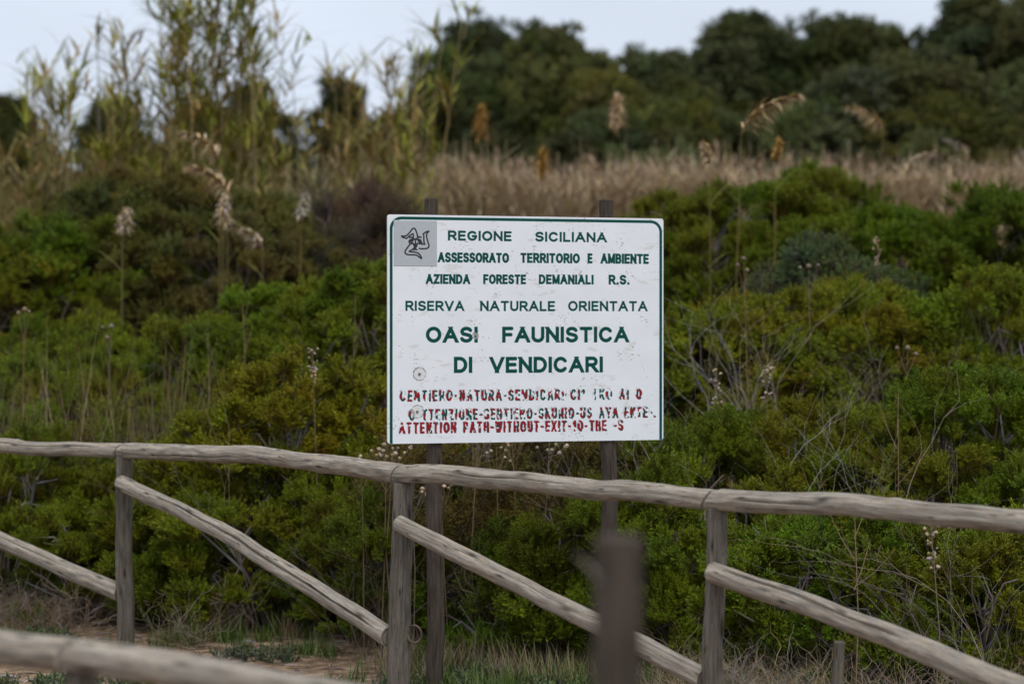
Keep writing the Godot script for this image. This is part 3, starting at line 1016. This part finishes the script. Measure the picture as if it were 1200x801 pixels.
# common reed with one nodding feathery plume
func plume_reed(label: String, x: float, z: float, top: float, face: float, size: float, col: Color, seed_: int, leaves := 5, lean := 0.0) -> void:
	rng.seed = seed_
	var gy := ground_y(x, z)
	var o := thing("plume_reed", Vector3(x, gy, z), label, "reed", "reeds with feathery plumes above the scrub")
	size *= 1.2
	var h := top - gy
	var tip := Vector3(lean, h - size * 0.8, 0)
	var stemc := mottled(Color(0.17, 0.135, 0.06), 0.2)
	var b := Buf.new()
	b.tube([Vector3(0, -0.05, 0), Vector3(lean * 0.3, tip.y * 0.5, 0.02), tip], [0.004, 0.0035, 0.0025], 6, stemc)
	part("stem", b.mesh(), M.reed, o)
	for k in leaves:
		var t := rf(0.5, 0.92)
		var lb := Buf.new()
		var s := 1.0 if k % 2 else -1.0
		lb.blade(Vector3(lean * t, tip.y * t, 0), Vector3(s, rf(0.7, 1.6), rf(-0.4, 0.4)).normalized(), rf(0.25, 0.45), rf(0.014, 0.024), rf(0.4, 1.3), mottled(Color(0.20, 0.19, 0.05), 0.35), 5)
		part("leaf", lb.mesh(), M.reed, o)
	b = Buf.new()
	var rachis := func(t: float) -> Vector3:
		return tip + Vector3(face * size * (0.15 * t + 0.75 * t * t) * minf(absf(face) + 0.25, 1.0), size * (0.95 * t - 0.30 * absf(face) * t * t), 0)
	for k in 320:
		var t := pow(rng.randf(), 0.75)
		var root: Vector3 = rachis.call(t)
		var ahead: Vector3 = (rachis.call(minf(t + 0.05, 1.05)) - root).normalized()
		var d := (ahead * 0.5 + Vector3(face * rf(0.2, 1.2) + rf(-0.6, 0.6), rf(-0.3, 0.7), rf(-0.9, 0.9))).normalized()
		b.blade(root, d, size * rf(0.25, 0.62) * (1.15 - 0.6 * t), rf(0.011, 0.019), rf(0.8, 2.4), mottled(col, 0.28), 4)
	b.tube([rachis.call(0.0), rachis.call(0.35), rachis.call(0.7), rachis.call(1.0)], [0.003, 0.0025, 0.002, 0.001], 5, stemc, false)
	part("plume", b.mesh(), M.reed, o)


# giant cane: a clump of tall jointed canes, each with long arching leaves
func cane_clump(label: String, x0: float, x1: float, z: float, n: int, top0: float, top1: float, leafc: Color, canec: Color, seed_: int, lean := 0.0, leaves := 16) -> void:
	rng.seed = seed_
	var xm := (x0 + x1) * 0.5
	var gy := ground_y(xm, z)
	var o := thing("cane_clump", Vector3(xm, gy, z), label, "giant cane", "giant canes behind the scrub")
	for k in n:
		var b := Buf.new()
		var foot := Vector3(rf(x0, x1) - xm, -0.05, rf(-0.7, 0.7))
		var h := rf(top0, top1) - gy
		var tip := foot + Vector3(lean * h + rf(-0.12, 0.12) * h * 0.5, h, rf(-0.2, 0.2))
		var pts := []
		var rad := []
		for j in 9:
			var t := j / 8.0
			pts.append(foot.lerp(tip, t) + Vector3(sin(t * 3.0 + k) * 0.04, 0, 0))
			rad.append(0.013 * (1.0 - 0.75 * t) * (1.12 if j % 2 else 0.95))
		b.tube(pts, rad, 6, mottled(canec, 0.2))
		var cane := part("cane", b.mesh(), M.reed, o)
		b = Buf.new()
		for j in maxi(1, int(leaves / 3.0)):
			var t := 1.0 - 0.75 * pow(rng.randf(), 1.25)
			var a := rf(0, TAU)
			var root := foot.lerp(tip, t)
			var shoot := (Vector3(cos(a), rf(0.8, 2.2), sin(a) * 0.8)).normalized() * rf(0.18, 0.42)
			b.tube([root, root + shoot * 0.5, root + shoot], [0.004, 0.003, 0.0015], 4, mottled(canec, 0.25), false)
			var fade := leafc if rng.randf() < 0.72 else Color(0.30, 0.22, 0.08)
			for m in 8:
				var g := rf(0, TAU)
				var d := (shoot.normalized() * rf(0.5, 1.3) + Vector3(cos(g), rf(-0.1, 0.5), sin(g) * 0.8)).normalized()
				b.blade(root + shoot * rf(0.2, 1.0), d, rf(0.22, 0.48), rf(0.02, 0.038), rf(0.2, 1.2), mottled(fade, 0.3), 4)
		part("leaves", b.mesh(), M.reed, cane)


func tree(label: String, x: float, z: float, rx: float, top: float, tint: Color, seed_: int, group := "trees beyond the reed bed", low := 0.1) -> void:
	rng.seed = seed_
	var gy := ground_y(x, z)
	var o := thing("tree", Vector3(x, gy, z), label, "tree", group)
	var h := top - gy
	var b := Buf.new()
	var tr := h * 0.018 + 0.05
	var bend := Vector3(rf(-0.6, 0.6), 0, rf(-0.4, 0.4))
	b.tube([Vector3(0, -0.2, 0), bend * 0.4 + Vector3(0, h * 0.3, 0), bend + Vector3(0, h * 0.6, 0), bend * 1.2 + Vector3(0, h * 0.92, 0)], [tr * 1.3, tr, tr * 0.6, tr * 0.15], 9, Color(0.12, 0.10, 0.085))
	var places := [[], [], []]
	var tints := [[], [], []]
	var count := int(22 + rx * 6.0)
	for k in count:
		var t := (k + 0.5) / count
		var hh := lerpf(low, 0.95, t) * h
		var prof := pow(sin(PI * clampf(0.16 + t * 0.8, 0.0, 1.0)), 0.7)
		var a := k * 2.399 + rf(-0.4, 0.4)
		var rr := rx * prof * (rf(0.35, 0.9) if t < 0.9 else rf(0.0, 0.3))
		var r := rx * rf(0.22, 0.42)
		var c := bend * t + Vector3(cos(a) * rr, hh - r * 0.4, sin(a) * rr)
		b.tube([bend * t * 0.8 + Vector3(0, hh * 0.6, 0), c * 0.6 + Vector3(0, hh * 0.32, 0), c], [tr * 0.4, tr * 0.25, 0.02], 5, Color(0.12, 0.10, 0.085))
		var hue := mottled(tint, 0.32)
		for j in int(12.57 * r * r * 6.5):
			var nn := Vector3(rf(-1, 1), rf(-0.7, 1), rf(-1, 1)).normalized()
			var p := c + nn * r * (rf(0.5, 1.08) if rng.randf() < 0.85 else rf(1.05, 1.35)) * Vector3(1, 0.8, 1)
			var which := rng.randi() % 3
			var up := (nn + Vector3.UP * 0.5).normalized()
			var sd := up.cross(Vector3(rf(-1, 1), 0.1, rf(-1, 1))).normalized()
			places[which].append(Transform3D(Basis(sd, up, sd.cross(up)).scaled(Vector3.ONE * rf(0.7, 1.3)), p))
			tints[which].append(mottled(hue, 0.15))
	part("trunk", b.mesh(), M.twig, o)
	for k in 3:
		copies("crown", tufts.tree[k], M.leaf, places[k], tints[k], o)


func build_tufts() -> void:
	hole.seed = 77; hole.frequency = 0.03; hole.fractal_octaves = 2
	tufts.mastic = []; tufts.fine = []; tufts.sage = []; tufts.dry = []; tufts.tree = []
	for k in 3:
		tufts.mastic.append(tuft_mesh(200 + k, 10, 0.085, 0.027, 0.0085, 18, 0.75, 0.28))
		tufts.fine.append(tuft_mesh(210 + k, 13, 0.085, 0.025, 0.0058, 20, 0.7, 0.28))
		tufts.sage.append(tuft_mesh(220 + k, 9, 0.06, 0.02, 0.007, 12, 0.9, 0.25, 0.05))
		tufts.dry.append(tuft_mesh(230 + k, 6, 0.10, 0.022, 0.006, 9, 0.8, 0.4, 0.35))
		tufts.tree.append(tuft_mesh(240 + k, 12, 0.30, 0.15, 0.05, 9, 1.2, 0.3, 0.0))


func build_scrub() -> void:
	var green := Color(0.130, 0.168, 0.010)
	var yellow := Color(0.168, 0.182, 0.010)
	var deep := Color(0.116, 0.152, 0.010)
	var crest := Color(0.114, 0.150, 0.010)
	var dark := Color(0.120, 0.122, 0.032)
	var olive := Color(0.10, 0.09, 0.045)
	var sage := Color(0.095, 0.125, 0.045)
	var rust := Color(0.13, 0.12, 0.025)
	# label, x, z, radius, height, tuft set, colour, tufts per square metre, lobes, size
	var rows := [
		# at the foot of the bank, just behind the fence
		["green shrub behind the squared fence post at sand strip", -1.98, -13.4, 0.66, 0.97, "fine", green, 150, 10, 1.0],
		["leafy shrub filling the gap above the left-hand brace", -2.85, -13.9, 0.72, 1.05, "fine", green, 140, 11, 1.0],
		["bright green shrub under the long rail between squared post and leaning post", -1.25, -13.0, 0.74, 1.0, "fine", green, 150, 12, 1.0],
		["yellow green mounded shrub rising above the rail beside the notice board", -1.05, -13.35, 0.85, 1.52, "mastic", yellow, 150, 14, 1.0],
		["dark shrub in the shade behind the leaning fence post", -0.55, -12.35, 0.55, 0.85, "fine", deep, 130, 9, 1.0],
		["rusty seedy shrub directly behind the notice board posts", 0.02, -12.35, 0.75, 1.32, "dry", rust, 170, 13, 1.1],
		["green shrub below the notice board between its two posts", 0.30, -11.75, 0.62, 0.80, "fine", deep, 150, 11, 1.0],
		["bright shrub right of the notice board's second post under the rail", 0.80, -11.45, 0.55, 0.95, "fine", green, 150, 11, 1.0],
		["large rounded shrub above the rail right of the notice board", 1.22, -12.55, 0.95, 1.22, "fine", green, 140, 15, 1.05],
		["rounded shrub above the rail at the picture's right edge", 2.35, -12.35, 0.85, 1.32, "fine", green, 140, 14, 1.05],
		["dense green shrub between the rail and the last brace", 1.55, -10.75, 0.75, 0.88, "mastic", deep, 150, 13, 0.9],
		["shrub with glossy leaves below the rail's right end", 2.15, -10.6, 0.62, 0.82, "mastic", green, 150, 11, 0.95],
		# halfway up the bank
		["low spreading shrub left of the mounded one, behind dry grass", -2.35, -15.2, 0.9, 1.25, "fine", green, 120, 13, 1.1],
		["broad green shrub on the left slope above the rail", -2.95, -17.0, 1.25, 1.35, "fine", green, 100, 16, 1.2],
		["broad bright shrub climbing towards the notice board's upper left corner", -1.55, -16.4, 1.05, 1.62, "mastic", green, 120, 16, 1.15],
		["tall bright shrub touching the notice board's left edge", -0.75, -15.6, 0.85, 1.75, "mastic", green, 125, 14, 1.1],
		["green shrub hidden mostly behind the notice board", 0.25, -15.3, 0.9, 1.4, "mastic", green, 100, 13, 1.1],
		["yellowish shrub beside the notice board's right edge", 1.12, -15.0, 0.7, 1.38, "mastic", yellow, 120, 12, 1.1],
		["big yellow green shrub behind the bare grey branches", 1.95, -15.3, 1.05, 1.45, "mastic", yellow, 120, 15, 1.1],
		["grey green bushy plant on top of the yellow green shrub", 2.15, -16.6, 0.7, 1.35, "sage", sage, 140, 11, 1.5],
		["dark green shrub at the right edge below the reed bed", 3.15, -15.6, 0.95, 1.3, "mastic", green, 110, 14, 1.15],
		# the top of the bank
		["dark shrub low on the far left of the bank", -4.2, -20.8, 1.45, 1.75, "mastic", deep, 80, 14, 1.45],
		["tall dark shrub in the shade under the giant canes", -2.95, -21.6, 1.5, 1.95, "mastic", dark, 80, 24, 1.45],
		["grey brown withered shrub beside the drooping plumes", -1.9, -23.0, 1.35, 1.75, "dry", olive, 80, 20, 1.8],
		["brownish scrub between the plumes and the notice board", -0.9, -22.2, 1.1, 1.55, "dry", olive, 80, 17, 1.8],
		["green crest shrub peeping over the notice board's top edge", 1.15, -20.2, 0.95, 1.62, "mastic", deep, 80, 13, 1.4],
		["large dark green shrub on the crest beside the tall reed", 1.85, -19.4, 1.1, 1.65, "mastic", crest, 90, 15, 1.35],
		["wide dark green shrub on the crest under the reed bed", 3.0, -19.8, 1.3, 1.5, "mastic", crest, 85, 16, 1.4],
		["crest shrub at the far right edge of the picture", 4.4, -19.6, 1.2, 1.62, "mastic", deep, 80, 14, 1.4],
		["rounded green shrub standing alone before the reed bed", 3.2, -25.6, 0.74, 2.3, "mastic", crest, 75, 13, 1.6],
	]
	var k := 0
	for r in rows:
		k += 1
		shrub(r[0], r[1], r[2], r[3], r[4], r[5], r[6], r[7], r[8], 400 + k, r[9])


func scatter(called: String, label: String, category: String, meshes: Array, mat: Material, count: int, place: Callable, seed_: int) -> void:
	rng.seed = seed_
	var o := thing(called, Vector3.ZERO, label, category, "", "stuff")
	var places := []
	var tints := []
	for m in meshes:
		places.append([]); tints.append([])
	for k in count:
		var got: Array = place.call()
		if got.is_empty():
			continue
		var w := rng.randi() % meshes.size()
		places[w].append(got[0]); tints[w].append(got[1])
	for k in meshes.size():
		if places[k].size():
			copies("blades", meshes[k], mat, places[k], tints[k], o)


func grass_mesh(seed_: int, n: int, l: float, w: float, droop: float, spread: float) -> ArrayMesh:
	rng.seed = seed_
	var b := Buf.new()
	for k in n:
		var a := rf(0, TAU)
		var p := Vector3(rf(-1, 1), 0, rf(-1, 1)) * spread
		b.blade(p, Vector3(cos(a) * rf(0.05, 0.6), 1, sin(a) * rf(0.05, 0.6)).normalized(), l * rf(0.5, 1.1), w * rf(0.7, 1.3), droop * rf(0.3, 1.4), mottled(Color(1, 1, 1), 0.25), 4)
	return b.mesh()


func tangle_mesh(seed_: int) -> ArrayMesh:
	rng.seed = seed_
	var b := Buf.new()
	for k in 9:
		var a := rf(0, TAU)
		twigs(b, Vector3(rf(-0.1, 0.1), 0, rf(-0.1, 0.1)), Vector3(cos(a), rf(0.1, 1.0), sin(a)).normalized(), rf(0.15, 0.32), 0.0028, 1, mottled(Color(1, 1, 1), 0.3), 0.75)
	return b.mesh()


func reed_mesh(seed_: int) -> ArrayMesh:
	rng.seed = seed_
	var b := Buf.new()
	for s in 4:
		var foot := Vector3(rf(-0.25, 0.25), 0, rf(-0.25, 0.25))
		var h := rf(2.0, 2.6)
		var tip := foot + Vector3(rf(-0.2, 0.2), h, rf(-0.2, 0.2))
		b.tube([foot, foot.lerp(tip, 0.5), tip], [0.007, 0.006, 0.003], 3, mottled(Color(1, 1, 1), 0.2), false)
		for k in 7:
			var t := rf(0.3, 0.95)
			var a := rf(0, TAU)
			b.blade(foot.lerp(tip, t), Vector3(cos(a), rf(0.6, 2.0), sin(a)).normalized(), rf(0.25, 0.45), 0.022, rf(0.6, 1.8), mottled(Color(1, 0.97, 0.9), 0.25), 3)
		if rng.randf() < 0.2:
			for k in 14:
				b.blade(tip + Vector3(0, -0.1 + 0.01 * k, 0), Vector3(rf(-0.5, 0.8), 1, rf(-0.5, 0.5)).normalized(), rf(0.1, 0.22), 0.012, 1.6, mottled(Color(0.85, 0.8, 0.85), 0.2), 3)
	return b.mesh()


func spot(x: float, z: float, s: float, col: Color, sink := 0.01) -> Array:
	var bs := Basis(Vector3.UP, rf(0, TAU)).scaled(Vector3(1, rf(0.8, 1.2), 1) * s)
	return [Transform3D(bs, Vector3(x, ground_y(x, z) - sink, z)), col]


func build_small_growth() -> void:
	var straw := []
	var fresh := []
	for k in 3:
		straw.append(grass_mesh(300 + k, 26, 0.24, 0.0045, 0.9, 0.05))
		fresh.append(grass_mesh(310 + k, 22, 0.16, 0.006, 0.8, 0.05))
	# straw-coloured grass at the foot of the bank and among the shrubs
	scatter("dry_grass", "straw coloured dry grass along the foot of the bank", "grass", straw, M.reed, 2100, func() -> Array:
		var x := rf(-3.6, 3.2)
		var dd := foot_of_bank(x) + rf(-1.3, 1.3)
		if soil_noise.get_noise_2d(x * 3.0 + 40.0, dd * 3.0) < -0.05 or (x < -0.6 and dd < foot_of_bank(x) - 0.2):
			return []
		return spot(x, -dd, rf(0.4, 1.0), mottled(Color(0.21, 0.165, 0.10), 0.3)), 501)
	var stems := [grass_mesh(340, 14, 1.2, 0.006, 0.3, 0.1), grass_mesh(341, 14, 1.05, 0.005, 0.45, 0.1)]
	scatter("tall_grass", "tall thin dry grass on the slope above the left end of the rail", "grass", stems, M.reed, 210, func() -> Array:
		var x := rf(-3.5, -1.7)
		return spot(x, -rf(14.0, 15.4), rf(0.8, 1.25), mottled(Color(0.23, 0.175, 0.105), 0.3)), 502)
	scatter("green_grass", "short green weeds on the sandy soil under the fence", "grass", fresh, M.leaf, 2400, func() -> Array:
		var x := rf(-3.4, 3.0)
		var dd := foot_of_bank(x) + rf(-2.4, 0.9)
		var bare := 0.3 if x < -0.4 and dd < foot_of_bank(x) - 0.05 else -0.3
		if soil_noise.get_noise_2d(x * 2.2 - 20.0, dd * 2.2) < bare:
			return []
		return spot(x, -dd, rf(0.5, 1.1), mottled(Color(0.075, 0.11, 0.022), 0.3)), 503)
	# grey-green creeping cover
	scatter("ground_cover", "grey green creeping plants on the sandy soil at the foot of the bank", "ground cover", tufts.sage, M.dull_leaf, 5200, func() -> Array:
		var x := rf(-3.6, 3.0)
		var dd := foot_of_bank(x) + rf(-2.6, 0.9)
		var bare := 0.28 if x < -0.4 and dd < foot_of_bank(x) + 0.05 else -0.15
		if soil_noise.get_noise_2d(x * 1.6 + 7.0, dd * 1.6) < bare:
			return []
		return spot(x, -dd, rf(0.7, 1.5), mottled(Color(0.115, 0.14, 0.075), 0.25)), 504)
	# tangles of dead twigs
	var tang := [tangle_mesh(320), tangle_mesh(321), tangle_mesh(322)]
	scatter("dead_twigs", "tangle of thin dead twigs under the scrub and the last brace", "twigs", tang, M.twig, 1200, func() -> Array:
		var x := rf(-3.0, 3.2)
		var dd := foot_of_bank(x) + rf(-0.9, 0.7)
		if x > 0.7:
			dd = foot_of_bank(x) + rf(-2.4, 0.4)
		elif soil_noise.get_noise_2d(x * 2.0 + 90.0, dd * 2.0) < 0.22:
			return []
		return spot(x, -dd, rf(0.6, 1.15), mottled(Color(0.25, 0.195, 0.14), 0.3)), 505)
	# litter on the sand: small bits and stones
	var bit := Buf.new()
	bit.ball(Vector3.ZERO, 0.008, Color.WHITE, 0.5, 0.3)
	var chipb := Buf.new()
	chipb.tube([Vector3(-0.03, 0, 0), Vector3(0, 0.004, 0.006), Vector3(0.035, 0, 0)], [0.002, 0.003, 0.0015], 5, Color.WHITE)
	scatter("litter", "small stones and twig bits lying on the sand", "litter", [bit.mesh(), chipb.mesh()], M.twig, 2600, func() -> Array:
		var x := rf(-3.6, 2.4)
		var dd := foot_of_bank(x) + rf(-3.0, 0.6)
		return spot(x, -dd, rf(0.4, 1.8), mottled(Color(0.27, 0.21, 0.16), 0.5), 0.0), 506)
	# reed bed
	var reeds := []
	for k in 5:
		reeds.append(reed_mesh(330 + k))
	scatter("reed_bed", "pale brown reed bed stretching between the scrub and the trees", "reeds", reeds, M.reed, 9000, func() -> Array:
		var d := 31.0 + 24.0 * rng.randf() * rng.randf()
		var x := rf(-0.07, 0.26) * d
		return spot(x, -d, rf(0.90, 1.0), mottled(Color(0.42, 0.32, 0.205), 0.12)), 507)
	scatter("reed_fringe", "greenish reed fringe under the giant canes", "reeds", reeds, M.reed, 900, func() -> Array:
		var x := rf(-7.2, -1.1)
		return spot(x, -rf(26.0, 30.0), rf(0.6, 0.95), mottled(Color(0.30, 0.26, 0.12), 0.3)), 508)


func build_singles() -> void:
	# feathery reeds: x, z, top height, side to which the plume nods, size
	var tan_ := Color(0.56, 0.42, 0.26)
	var pale := Color(0.56, 0.46, 0.33)
	var gold := Color(0.40, 0.24, 0.07)
	plume_reed("uppermost tan plume of the pair nodding over the dark shrub", -2.42, -20.0, 3.28, -1, 0.30, tan_, 601, 4)
	plume_reed("lower tan plume of the pair nodding over the dark shrub", -2.33, -19.8, 2.98, -1, 0.28, tan_, 602, 6)
	plume_reed("small cream plume low on the left before the dark shrub", -3.0, -18.6, 2.50, 0.3, 0.2, pale, 603, 4)
	plume_reed("upright cream plume below the pair of tan plumes", -2.25, -18.8, 2.60, 0.2, 0.24, pale, 604, 4)
	plume_reed("drooping cream plume nearest the bright shrub", -1.95, -18.9, 2.46, -1, 0.24, pale, 605, 5)
	plume_reed("pale fluffy seed head beside the drooping cream plume", -1.66, -19.0, 2.64, 0.3, 0.19, Color(0.5, 0.44, 0.36), 606, 4)
	plume_reed("golden upright reed above the notice board's left half", -0.36, -26.0, 3.95, 0.2, 0.34, gold, 607, 8)
	plume_reed("golden reed spike above the middle of the notice board", 0.31, -25.0, 3.40, 0.1, 0.3, gold, 608, 3)
	plume_reed("tan reed plume above the notice board's right corner", 1.07, -25.5, 4.0, 0.25, 0.36, tan_, 609, 9)
	plume_reed("large tan plume nodding right on the tall leafy reed", 1.62, -17.6, 3.36, 1, 0.36, tan_, 610, 14, 0.05)
	plume_reed("small tan side plume left of the large nodding plume", 1.45, -17.7, 2.95, -0.4, 0.16, tan_, 611, 4)
	plume_reed("yellow leafy reed without full plume beside the large nodding plume", 1.98, -18.2, 3.0, 0.3, 0.16, gold, 612, 9)
	plume_reed("tan plume nodding left above the lone rounded shrub", 3.62, -23.6, 3.82, -1, 0.3, tan_, 613, 6)
	plume_reed("faded plume below and right of the one nodding left", 3.95, -24.2, 3.42, 1, 0.26, pale, 614, 5)
	plume_reed("thin hooked grey reed at the right before the reed bed", 4.55, -24.4, 3.55, -1, 0.16, Color(0.36, 0.30, 0.25), 615, 2)
	# giant canes
	var cg := Color(0.215, 0.22, 0.035)
	var cy := Color(0.26, 0.22, 0.06)
	var cc := Color(0.30, 0.22, 0.11)
	cane_clump("tallest leafy giant canes reaching out of the top of the picture", -3.55, -2.55, -25.0, 17, 4.5, 5.7, cg, cc, 620, 0.02, 60)
	cane_clump("shorter bushy canes left of the tallest canes", -4.15, -3.5, -25.4, 10, 3.9, 4.7, cg, cc, 621, -0.02, 42)
	cane_clump("slender canes with few leaves at the far left", -5.35, -4.85, -26.5, 9, 4.0, 4.9, cg, cc, 622, 0.0, 30)
	cane_clump("low yellowing canes along the left edge", -5.9, -3.6, -27.2, 24, 3.1, 4.2, cy, cc, 623, 0.0, 26)
	cane_clump("yellow brown canes left of the tree line", -2.05, -1.25, -28.0, 22, 3.4, 4.6, cy, cc, 624, 0.0, 26)
	cane_clump("thin dry canes between the tallest canes and the yellow brown ones", -2.9, -1.9, -28.4, 14, 3.1, 4.3, cy, cc, 625, 0.0, 9)
	cane_clump("slanting canes leaning right before the nearest dark tree", -1.32, -1.05, -26.2, 6, 4.2, 4.95, cg, cc, 626, 0.09, 26)
	rng.seed = 640
	cane_clump("bare thin stalks standing against the sky on the left", -5.0, -1.5, -27.6, 7, 4.6, 5.3, cy, Color(0.2, 0.17, 0.14), 627, 0.0, 2)
	# bare branches
	var grey := Color(0.26, 0.22, 0.19)
	dead_bush("bare grey bush standing right of the notice board before the yellow shrub", 1.30, -13.9, 1.12, 9, 0.2, 650, Color(0.40, 0.345, 0.29), 2, 0.007)
	dead_bush("crooked grey branches poking through the shrub above the right rail", 1.62, -11.4, 1.1, 6, 0.4, 651, Color(0.36, 0.31, 0.27), 2, 0.008)
	dead_bush("low grey branches reaching sideways beside the notice board's foot", 0.98, -11.75, 0.9, 6, 0.5, 652, Color(0.34, 0.29, 0.25), 2, 0.007)
	dead_bush("brown dead twigs inside the yellow green shrub", 1.78, -13.7, 1.0, 10, 0.5, 653, Color(0.30, 0.23, 0.18), 2, 0.006)
	dead_bush("dead branches under the rail at the right edge", 1.98, -9.6, 0.75, 5, 0.6, 654, grey, 2, 0.006)
	dead_bush("brown dead twigs between leaning post and brace", -0.66, -11.5, 0.58, 9, 0.7, 655, Color(0.20, 0.145, 0.105), 2, 0.004)
	dead_bush("grey twigs on the front of the mounded shrub", -1.3, -12.7, 1.15, 6, 0.5, 656, Color(0.24, 0.20, 0.17), 2, 0.005)
	dead_bush("dry stems at the left edge above the rail", -2.75, -14.0, 1.3, 12, 0.35, 657, Color(0.23, 0.17, 0.12), 1, 0.004)
	dead_bush("dry twigs behind the notice board's dark post", 0.05, -11.65, 0.62, 8, 0.45, 658, Color(0.24, 0.17, 0.12), 2, 0.004)
	# flower stalks
	stalk("cream seed spike right of the notice board, left of a pair", 1.03, -12.2, 1.40, "spike", 660, 0.0)
	stalk("leaning cream seed spike right of the notice board, right of a pair", 1.22, -12.2, 1.44, "spike", 661, 0.05)
	stalk("dark brown seed spike before the crest shrub at right", 2.42, -16.0, 2.22, "spike", 662, 0.0)
	stalk("short brown stalk with cream heads under the right rail", 1.62, -9.3, 0.87, "spike", 663, -0.01)
	stalk("red brown seed spike on top of the mounded shrub", -1.02, -12.7, 1.50, "spike", 664, -0.02)
	stalk("round dry heads over the yellow green shrub", 1.75, -14.5, 1.98, "ball", 665, 0.02)
	stalk("round dry heads on a thin stem beside the grey bush", 1.42, -14.3, 2.02, "ball", 666, -0.03)
	stalk("bent dry stem with round heads at the right of the shrub", 2.1, -13.2, 1.50, "ball", 667, 0.05)
	stalk("thin stem with round head at the left edge", -2.85, -14.3, 1.72, "ball", 668, -0.02)
	stalk("second thin stem with round heads from the left edge", -2.45, -14.5, 1.62, "ball", 669, 0.03)
	stalk("tall thin stem rising left of the mounded shrub", -1.55, -14.2, 1.75, "bare", 670, -0.02)
	stalk("tall bare stem between the shrub and the notice board", -0.95, -14.4, 1.80, "bare", 671, 0.01)
	stalk("green forked stem under the right rail", 1.36, -9.6, 0.92, "bare", 672, 0.0)
	stalk("thin pale stem crossing the right shrub", 1.78, -11.3, 1.28, "bare", 673, 0.02)
	# cream flower heads by the notice board's lower corner
	for k in 9:
		rng.seed = 680 + k
		var xx := [-0.72, -0.64, -0.57, -0.48, -0.30, -0.20, -0.10, 0.02, 0.12][k] as float
		stalk(["first", "second", "third", "fourth", "fifth", "sixth", "seventh", "eighth", "ninth"][k] + " cluster of cream seed heads from the left under the notice board", xx, -11.75, 1.0 + rf(-0.2, 0.14), "corymb", 690 + k, rf(-0.06, 0.06))


func build_trees() -> void:
	var a := Color(0.102, 0.112, 0.036)
	var b := Color(0.080, 0.092, 0.036)
	var c := Color(0.124, 0.127, 0.036)
	var d := Color(0.095, 0.112, 0.050)
	# label, x, z, radius, top, colour
	var rows := [
		["dark tree with high domed crown behind the slanting canes", -1.6, -76.0, 2.3, 11.4, b],
		["tall olive tree above the notice board's left half", 0.9, -74.0, 2.1, 11.0, a],
		["low dark tree left of the tall olive one", -2.7, -78.0, 1.7, 9.2, b],
		["lower round tree above the notice board's middle", 2.4, -72.0, 1.8, 9.2, c],
		["pointed tree between the notice board's corner and the big dark crown", 4.4, -74.0, 1.8, 10.2, a],
		["olive tree filling the dip left of the large dark crown", 5.7, -71.0, 1.5, 8.8, a],
		["bushy low tree below the pointed one", 4.6, -66.0, 2.0, 7.8, c],
		["small bushy tree under the tall olive tree", 2.0, -65.0, 1.6, 7.4, b],
		["large dark tree with broad rounded crown behind the tall leafy reed", 7.4, -75.0, 2.4, 11.6, b],
		["broad tree with rounded crown right of the large dark one", 10.2, -75.0, 2.2, 11.4, a],
		["slender tree with a notched top above the lone rounded shrub", 12.4, -77.0, 1.5, 11.5, a],
		["pale grey green tree in front of the broad dark crowns", 8.6, -64.0, 1.7, 8.4, d],
		["bushy olive tree below the right group of tall trees", 11.8, -64.0, 2.1, 8.4, c],
		["tall tree near the right edge with open crown", 14.2, -76.0, 1.9, 12.4, b],
		["tallest tree cut off by the top right corner", 16.6, -75.0, 2.3, 13.2, a],
		["low tree at the right edge under the tallest one", 14.6, -66.0, 2.0, 8.8, b],
	]
	var k := 0
	for r in rows:
		k += 1
		tree(r[0], r[1], r[2], r[3] * 1.42, r[4] + 0.1, r[5], 700 + k)
	var far := Color(0.075, 0.080, 0.027)
	rows = [["far dark tree at the left edge behind slender canes", -23.5, -112.0, 3.2, 12.6, far], ["far dark tree behind the low yellowing canes", -19.0, -115.0, 2.8, 12.9, far], ["far dark tree hidden by the tallest canes", -14.6, -112.0, 3.0, 12.6, far],
		["far tree just right of the tallest canes", -11.6, -110.0, 2.3, 13.2, far], ["far rounded tree standing above the dry canes", -8.2, -112.0, 2.4, 13.6, far], ["far low tree behind the yellow brown canes", -5.6, -114.0, 2.2, 12.4, far]]
	for r in rows:
		k += 1
		tree(r[0], r[1], r[2], r[3], r[4], r[5], 700 + k, "far trees beyond the canes", 0.05)


func _ready() -> void:
	rng.seed = 1
	soil_noise.seed = 9
	soil_noise.frequency = 0.35
	soil_noise.fractal_octaves = 3
	build_view()
	make_materials()
	build_ground()
	build_fences()
	build_board()
	build_tufts()
	build_scrub()
	build_trees()
	build_small_growth()
	build_singles()
